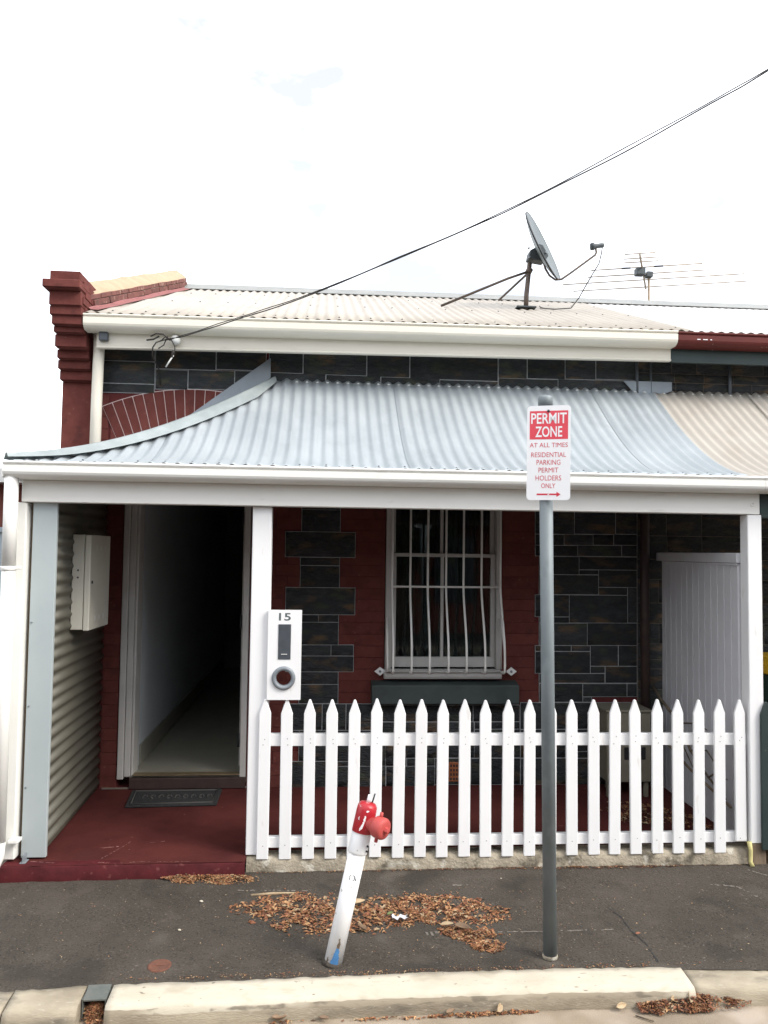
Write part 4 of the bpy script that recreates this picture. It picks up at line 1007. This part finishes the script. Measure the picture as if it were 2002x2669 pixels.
# ================================================================== ROOF THINGS
dh=tag(empty('satellite_dish',(1.79,2.298,4.051)),'grey satellite dish seen edge-on on a braced mast on the cottage roof','satellite dish')
yb=2.298
MB().box(1.70,1.88,yb-.045,yb+.045,zr(1.79,yb)+.008,zr(1.79,yb)+.022).build('base_plate','bracket_dark',dh,.002)
MB().tube([(1.792,yb,4.06),(1.797,yb,4.20),(1.826,yb,4.50)],.0215,14).build('mast','mast_brown',dh)
MB().tube([(1.815,yb,4.42),(1.62,yb-.02,4.34),(1.0,2.215,zr(1.0,2.215)+.015)],.0115,8).build('brace','mast_brown',dh)
MB().tube([(1.815,yb+.01,4.41),(1.69,2.95,zr(1.69,2.95)+.03)],.0105,8).build('brace','mast_brown',dh)
MB().tube([(1.81,yb,4.405),(1.83,yb,4.445)],.030,12).build('mast_clamp','mast_brown',dh)
# dish: shallow bowl, turned nearly edge-on
cen=Vector((1.955,yb,4.665)); tv=Vector((.290,0,-.617)).normalized(); vd=(cen-Vector((0,-4.5,1.85))).normalized()
vd=(vd-tv*vd.dot(tv)).normalized(); axd=tv.cross(vd).normalized()
if axd.x<0: axd=-axd
axd=(axd-vd*.11).normalized(); sv=axd.cross(tv).normalized()
dm=MB(); NR,NT=6,40; V=[]
def dpt(r,t,o): return cen+tv*(.342*r*math.cos(t))+sv*(.31*r*math.sin(t))+axd*(-.055*(1-r*r)+o)
for side_,o in ((0,0.),(1,-.014)):
    V=[dpt(j/NR,2*math.pi*k/NT,o) for j in range(1,NR+1) for k in range(NT)]+[dpt(0,0,o)]
    F=[(j*NT+k,j*NT+(k+1)%NT,(j+1)*NT+(k+1)%NT,(j+1)*NT+k) for j in range(NR-1) for k in range(NT)]+[(len(V)-1,k,(k+1)%NT) for k in range(NT)]
    dm.add(V,F,0,True)
dm.build('reflector','dish_grey',dh)
MB().tube([dpt(1.0,2*math.pi*k/48,-.003) for k in range(49)],.0055,6).build('rim','dish_rim',dh)
bkm=MB(); 
def hull(mb,pts,hw): mb.prism(pts,yb-hw,yb+hw)
hull(bkm,[(1.80,4.52),(1.95,4.50),(1.99,4.56),(1.935,4.655),(1.90,4.665),(1.868,4.63),(1.815,4.60)],.055)
bkm.build('back_bracket','bracket_dark',dh,.008)
for (x,z) in ((1.80,4.61),(1.805,4.53),(1.93,4.53),(1.96,4.58)): MB().tube([(x,yb-.06,z),(x,yb-.075,z)],.009,8).build('bolt','ring_grey',dh)
MB().tube([(1.945,yb-.02,4.52),(1.965,yb-.03,4.44),(2.00,yb-.04,4.375),(2.055,yb-.04,4.338),(2.11,yb-.04,4.345),(2.20,yb-.04,4.41),(2.427,yb-.04,4.585),(2.438,yb-.04,4.61),(2.43,yb-.04,4.655)],.0095,10).build('feed_arm','mast_brown',dh)
ln=MB(); ln.lathe([(0,0),(.032,0),(.034,.012),(.034,.026),(.026,.036),(.022,.04),(.022,.10),(.02,.122),(0,.124)],(2.385,yb-.04,4.660),(.96,0,.16),16); ln.build('feed_horn','bracket_dark',dh)
MB().tube([(2.495,yb-.04,4.668),(2.485,yb-.04,4.60),(2.462,yb-.04,4.505),(2.41,yb-.04,4.42),(2.35,yb-.04,4.315),(2.28,yb-.02,4.185),(2.21,yb-.01,zr(2.21,yb)+.024),(2.06,yb,zr(2.06,yb)+.012),(1.96,yb-.02,zr(1.96,yb)+.01),(1.935,yb,zr(1.935,yb)+.02),(1.975,yb+.2,zr(1.975,yb+.2)+.02)],.0052,8).build('cable','cable',dh)

an=tag(empty('tv_antenna',(4.58,6.2,3.4)),'rusty multi-element television aerial on a thin mast behind the ridge','antenna')
MB().tube([(4.62,6.15,3.4),(4.62,6.15,5.95)],.017,10).build('mast','antenna_metal',an)
p0=Vector((4.18,5.42,5.90)); p1=Vector((4.82,6.72,5.90))
MB().tube([p0,p1],.013,8).build('boom','antenna_metal',an)
bdir=(p1-p0).normalized(); el=Vector((.957,-.29,0)).normalized()
for t,lh_,r,off in ((0,.20,.008,0),(.12,.22,.008,0),(.22,.23,.008,0),(.37,1.50/2,.0085,.05),(.56,1.66/2,.0085,.05),(.74,2.55/2,.0085,.10),(.97,2.5/2,.0085,.18)):
    c=p0.lerp(p1,t)+Vector((0,0,.012)); e=c+el*off
    MB().tube([e-el*lh_,e+el*lh_],r,6).build('element','antenna_metal',an)
c=p0.lerp(p1,.37)+Vector((0,0,.012))
for s in (-1,1): MB().tube([c+el*s*.16,c+el*s*.28],.013,8).build('insulator','black_plastic',an)
MB().box(4.33,4.45,5.86,5.98,5.80,5.90).build('junction_box','bracket_dark',an,.006); MB().box(4.575,4.665,6.10,6.20,5.86,5.935).build('mast_clamp','bracket_dark',an,.004)

# overhead service wire
wp=[(-1.17,.925,3.30),(-1.06,.86,3.305),(-.911,.766,3.322),(-.711,.652,3.358),(-.45,.505,3.402),(-.208,.367,3.446),(.096,.194,3.52),(.383,.031,3.600),(.766,-.186,3.706),(1.119,-.386,3.822),(1.551,-.632,3.99),(1.963,-.865,4.166),(2.144,-.968,4.249),(2.7,-1.285,4.53),(3.6,-1.80,5.03),(5.2,-2.71,6.05),(7.0,-3.74,7.35)]
wr=tag(empty('overhead_wire',(-1.17,.93,3.30)),'black twisted service wire running from the fascia up to the right across the sky','wire')
P=[Vector(p) for p in wp]; fine=[]
for i in range(len(P)-1):
    a=P[max(i-1,0)];b=P[i];c=P[i+1];d=P[min(i+2,len(P)-1)]
    for k in range(8):
        t=k/8; fine.append(.5*((2*b)+(-a+c)*t+(2*a-5*b+4*c-d)*t*t+(-a+3*b-3*c+d)*t**3))
fine.append(P[-1])
for ph,r in ((0,.0038),(math.pi,.0030)):
    pts=[]
    for i,q in enumerate(fine):
        sp=.0035+.012*max(0,math.sin(i*.17+.6))**4
        pts.append(q+Vector((0,math.cos(i*.55+ph)*.004,math.cos(i*.11+ph)*sp*.5+ (0.004 if ph else -.004))))
    MB().tube(pts,r,6).build('strand','cable',wr)
MB().lathe([(.0,0),(.03,.002),(.033,.02),(.033,.045),(.02,.06),(0,.062)],(-1.075,.992,3.318),(0,-1,0),16).build('insulator','white_plastic',wr)
for k,(pts,r) in enumerate((([(-1.17,.93,3.30),(-1.20,.92,3.285),(-1.225,.93,3.25),(-1.232,.96,3.20),(-1.232,1.2,3.15),(-1.232,1.235,3.05)],.0048),
     ([(-1.16,.93,3.31),(-1.13,.90,3.325),(-1.09,.90,3.30),(-1.07,.92,3.26),(-1.075,.94,3.22),(-1.09,.95,3.20)],.004),
     ([(-1.24,.93,3.33),(-1.20,.91,3.345),(-1.15,.90,3.34),(-1.10,.91,3.30)],.0055),([(-1.27,.94,3.305),(-1.22,.93,3.31),(-1.18,.92,3.33)],.006),
     ([(-1.19,.95,3.25),(-1.15,.93,3.27),(-1.12,.92,3.335)],.004))): MB().tube(pts,r,8).build('wire_end','cable',wr)
MB().tube([(-1.085,.95,3.205),(-1.11,.95,3.165),(-1.135,.95,3.12)],.0055,8).build('loose_tail','white_plastic',wr)
MB().tube([(-1.085,.95,3.24),(-1.095,.95,3.19)],.009,8).build('connector','cable',wr)

# ================================================================== FOOTPATH THINGS
dn=tag(empty('drain_outlet',(-.915,-1.1,-.1)),'rusted steel drain outlet box set in the kerb, its mouth stuffed with brown leaves','drain')
b=MB(); b.add([(-.968,-1.053,-.006),(-.873,-1.050,-.006),(-.869,-1.146,-.014),(-.962,-1.148,-.014),(-.968,-1.053,-.014),(-.873,-1.050,-.014),(-.869,-1.146,-.022),(-.962,-1.148,-.022)],[(0,1,2,3),(7,6,5,4),(0,4,5,1),(1,5,6,2),(2,6,7,3),(3,7,4,0)])
b.build('lid','steel_drain',dn,.001)
box('side_plate','steel_drain',dn,-.968,-.963,-1.145,-1.05,-.11,-.015,.0008); box('side_plate','steel_drain',dn,-.875,-.870,-1.145,-1.05,-.11,-.015,.0008)
box('back_plate','black_plastic',dn,-.962,-.876,-1.058,-1.053,-.11,-.015,.0008)
sv_=tag(empty('service_cap',(-.702,-.915,-.007)),'small round rusty cover let into the asphalt near the kerb','cover')
MB().lathe([(.052,-.01),(.052,.0035),(.044,.005),(.040,.003),(0,.003)],(-.702,-.915,-.0075),(0,0,1),28).build('cover','rust',sv_)
MB().box(-.72,-.684,-.919,-.911,-.005,-.002).build('lift_bar','rust',sv_,.001)

LM=['leaf_a','leaf_b','leaf_c','leaf_d','leaf_e']
def litter(name,label,blobs,n,zf,seed,smin=.005,smax=.013,heap=.012,parent=None,wt=(.34,.28,.18,.13,.07),cond=None):
    rr=random.Random(seed); mb=MB(); cnt=0
    area=[b[2]*b[3]*b[4] for b in blobs]
    while cnt<n:
        b=rr.choices(blobs,area)[0]; rad=math.sqrt(rr.random())*(1 if rr.random()<.86 else rr.uniform(1,1.35)); t=rr.uniform(0,6.283)
        x=b[0]+b[2]*rad*math.cos(t); y=b[1]+b[3]*rad*math.sin(t)
        # break the edge of the heap up into clumps
        if math.sin(31*x+seed)*math.sin(27*y+2*seed)+.35*math.sin(73*x)*math.sin(61*y)<-.25+.35*rad-.3 and rr.random()<.88: continue
        if cond and not cond(x,y): continue
        h=heap*max(0,1-rad)*rr.random()+.002
        z=zf(x,y)+h; s=smin+(smax-smin)*rr.random()**1.7; a=rr.uniform(0,6.283)
        d=Vector((math.cos(a),math.sin(a),rr.uniform(-.35,.35))).normalized(); q=Vector((-math.sin(a),math.cos(a),rr.uniform(-.5,.5))).normalized()
        c=Vector((x,y,z)); up=Vector((0,0,s*rr.uniform(.05,.3)))
        wd=s*rr.uniform(.28,.5)
        V=[c-d*s,c+q*wd+up,c+d*s,c-q*wd+up,c]
        mb.add(V,[(0,4,1),(4,2,1),(0,3,4),(4,3,2)],rr.choices(range(5),wt)[0]); cnt+=1
    o=mb.build(name,LM,normals=False); o['kind']='stuff'; o['label']=label; return o
litter('leaf_litter','long drift of small brown leaf flakes across the footpath behind the leaning standpipe',
   [(-.12,-.42,.24,.16,1),(-.02,-.56,.22,.13,1),(-.30,-.42,.16,.07,.7),(.22,-.55,.17,.13,1),(.45,-.50,.22,.14,1),(.62,-.46,.24,.15,1.1),(.80,-.52,.20,.11,.9),(.50,-.36,.25,.07,.7),(.35,-.42,.14,.06,.7)],7000,fz,11,smin=.0035,smax=.017)
litter('leaf_litter','brown leaf flakes piled against the red doorstep edge',[(-.62,-.09,.20,.045,1),(-.50,-.10,.14,.05,1.2),(-.74,-.075,.14,.02,.7)],2400,lambda x,y:fz(x,y)+max(0,(y+.13)*.16),12,heap=.02,wt=(.32,.2,.26,.1,.12),cond=lambda x,y:y<-.068)
litter('leaf_litter','ragged clump of broken leaves below the drift, left of the sign pole',[(.74,-.72,.12,.06,1),(.80,-.82,.08,.05,1.2),(.68,-.68,.10,.04,.8)],1300,fz,13,smin=.007,smax=.02,heap=.02)
litter('leaf_litter','heap of red-brown leaves in the gutter at the right end of the kerb',[(1.62,-1.19,.20,.05,1),(1.50,-1.21,.15,.035,.8),(1.76,-1.155,.12,.045,1)],2600,lambda x,y:-.098+max(0,.035-(abs(y+1.13)*.25)),14,smin=.006,smax=.016,heap=.03,wt=(.2,.4,.1,.24,.06),cond=lambda x,y:y<kb(x)-.118)
litter('leaf_litter','leaves stuffed into and spilling from the kerb drain mouth',[(-.918,-1.125,.038,.05,1.6),(-.88,-1.19,.07,.02,.5),(-.78,-1.195,.09,.012,.4)],1000,lambda x,y:-.098+max(0,(y+1.185)*.55),15,heap=.03,wt=(.4,.28,.18,.1,.04))
litter('leaf_litter','thin scatter of leaf flakes along the gutter below the painted kerb',[(.62,-1.20,.16,.012,1),(.30,-1.205,.2,.01,.4),(-.1,-1.205,.1,.01,.3),(.80,-1.19,.14,.012,1)],420,lambda x,y:-.099,16,smin=.006,smax=.014,cond=lambda x,y:y<kb(x)-.155)
litter('leaf_litter','dry leaf litter on the verandah floor in front of the beige cabinet',[(2.15,.62,.22,.22,1),(2.38,.45,.12,.2,.7)],900,lambda x,y:.112,17,smin=.008,smax=.02,heap=.02,wt=(.2,.25,.15,.3,.1),cond=lambda x,y:y>.09 and x<2.53)
litter('grit','scattered pale grit and leaf crumbs over the asphalt footpath',[(.0,-.55,1.7,.48,1),(1.2,-.6,1.3,.42,.9)],900,lambda x,y:fz(x,y)+.001,18,smin=.0025,smax=.006,heap=0,wt=(.1,.1,.25,.1,.45),cond=lambda x,y:-1.03<y<-.02)

litter('dirt_line','dark grit and crumbs gathered along the foot of the concrete plinth',[(1.1,-.012,1.5,.012,1),(1.6,-.02,.5,.02,1.)],1500,lambda x,y:fz(x,y)+.001,21,smin=.003,smax=.009,heap=.004,wt=(.05,.2,.05,.65,.05),cond=lambda x,y:-.40<x<2.62 and y<.0)
litter('dirt_line','dark grit and crumbs lying along the back of the kerb',[(.4,-1.015,1.3,.02,1)],900,lambda x,y:fz(x,y)+.001,22,smin=.0025,smax=.007,heap=.003,wt=(.1,.15,.15,.5,.1),cond=lambda x,y:y>kb(x)-.004)
litter('leaf_litter','broken leaf pieces scattered over the drift on the footpath',[(-.1,-.48,.28,.18,1),(.28,-.56,.12,.14,1.4),(.68,-.48,.26,.15,.8)],240,fz,23,smin=.012,smax=.026,heap=.02,wt=(.15,.25,.25,.15,.2))
def leaf(label,c,s,ang,curl,m='leaf_pale',tilt=(0,0)):
    mb=MB(); N=6; V=[]
    for i in range(N+1):
        t=i/N; wv=math.sin(math.pi*t)**.8*.42*s*(1-.2*t)+.0006
        for j in (-1,-.5,0,.5,1):
            u=(t-.5)*2*s; V.append((u*math.cos(curl*abs(t-.5)), j*wv, curl*s*.7*(t-.5)**2*2+abs(j)**1.6*wv*.75*(.6+curl)))
    mb.add(V,[(i*5+j,(i+1)*5+j,(i+1)*5+j+1,i*5+j+1) for i in range(N) for j in range(4)],0,True)
    o=mb.build('fallen_leaf',m,normals=False); o.location=c; o.rotation_euler=(R(tilt[0]),R(tilt[1]),R(ang))
    md=o.modifiers.new('thickness','SOLIDIFY'); md.thickness=.0008
    tag(o,label,'leaf','large fallen leaves'); return o
zg=-.098
leaf('pale curled leaf propped upright in the gutter heap against the kerb',(1.60,-1.185,zg+.045),.042,70,.5,tilt=(55,-15))
leaf('cream leaf standing left of the upright one in the gutter heap',(1.53,-1.195,zg+.035),.030,30,.6,tilt=(45,20))
leaf('tan leaf leaning on the broken right end of the kerb',(1.70,-1.16,zg+.04),.036,150,.5,'leaf_tan',(40,10))
leaf('pale broad leaf standing alone in the gutter below the painted kerb',(.765,-1.20,zg+.026),.033,60,.55,tilt=(50,0))
leaf('round beige leaf at the left tip of the right gutter heap',(1.295,-1.20,zg+.02),.028,20,.4,tilt=(50,0))
leaf('curled brown leaf in the gutter left of the leaning standpipe',(-.155,-1.205,zg+.014),.035,10,.9,'leaf_tan')
leaf('small tan leaf in the gutter just right of the curled brown leaf',(.03,-1.21,zg+.012),.024,-15,.7,'leaf_tan')
leaf('reddish curled leaf in the gutter below the standpipe and sign pole midway',(.56,-1.20,zg+.014),.026,35,.9,'leaf_tan')
leaf('large tan leaf on the drift right of the standpipe',(.20,-.43,.03),.045,25,.5,'leaf_pale',(8,0))
leaf('flat cream leaf in the middle of the drift beside the standpipe',(.16,-.49,.026),.040,-20,.35,'leaf_pale',(4,6))
leaf('crumpled brown leaf at the lower edge of the drift',(.21,-.68,.018),.038,120,.9,'leaf_tan',(10,0))
leaf('pinkish tan leaf at the top of the ragged clump',(.70,-.70,.022),.045,-30,.6,'leaf_tan',(14,0))
leaf('pale leaf at the left end of the ragged clump',(.63,-.66,.018),.036,10,.5,'leaf_pale',(6,0))
leaf('green leaf lying on the drift of brown flakes',(.36,-.535,.022),.022,40,.3,'leaf_green',(12,0))
leaf('lone curled leaf on bare asphalt right of the sign pole',(1.27,-.33,.022),.022,70,1.0,'leaf_pale',(15,0))
leaf('small brown leaf on the crack in the asphalt',(1.55,-.77,.008),.015,20,.5,'leaf_b',(10,0))
tw=tag(MB().tube([(-.36,-.285,.018),(-.24,-.275,.020),(-.13,-.275,.021)],[.006,.008,.004],8).build('twig','leaf_pale'),'pale split twig lying on top of the drift by the fence','twig')
tag(MB().tube([(1.34,-1.245,zg+.004),(1.40,-1.29,zg+.006)],.003,6).build('twig','bark'),'thin dark twig in the gutter at the bottom right','twig')
pc=MB(); V=[(.405+.035*u+.006*math.sin(9*v),-.585+.016*v+.008*math.sin(5*u),.016+.018*abs(math.sin(3.1*u+1.7*v))) for v in np.linspace(-1,1,5) for u in np.linspace(-1,1,7)]
pc.add(V,[(j*7+i,j*7+i+1,(j+1)*7+i+1,(j+1)*7+i) for j in range(4) for i in range(6)],0,True)
o=pc.build('paper_scrap','paper',normals=False); tag(o,'crumpled scrap of white paper on the leaf drift','litter')
for (x,y,s,lab_) in ((-.61,-.34,.011,'white pebble on the asphalt nearest the red doorstep'),(-.67,-.62,.009,'white pebble midway between the doorstep and the rusty round cover'),(1.02,-.14,.006,'tiny white pebble near the fence plinth left of the sign pole')):
    o=MB().lathe([(0,0),(s*.8,s*.15),(s,s*.4),(s*.6,s*.7),(0,s*.75)],(0,0,0),(.2,.1,1),8).build('pebble','kerb_paint'); o.location=(x,y,fz(x,y)+.0005)
    tag(o,lab_,'pebble','white pebbles on the footpath')
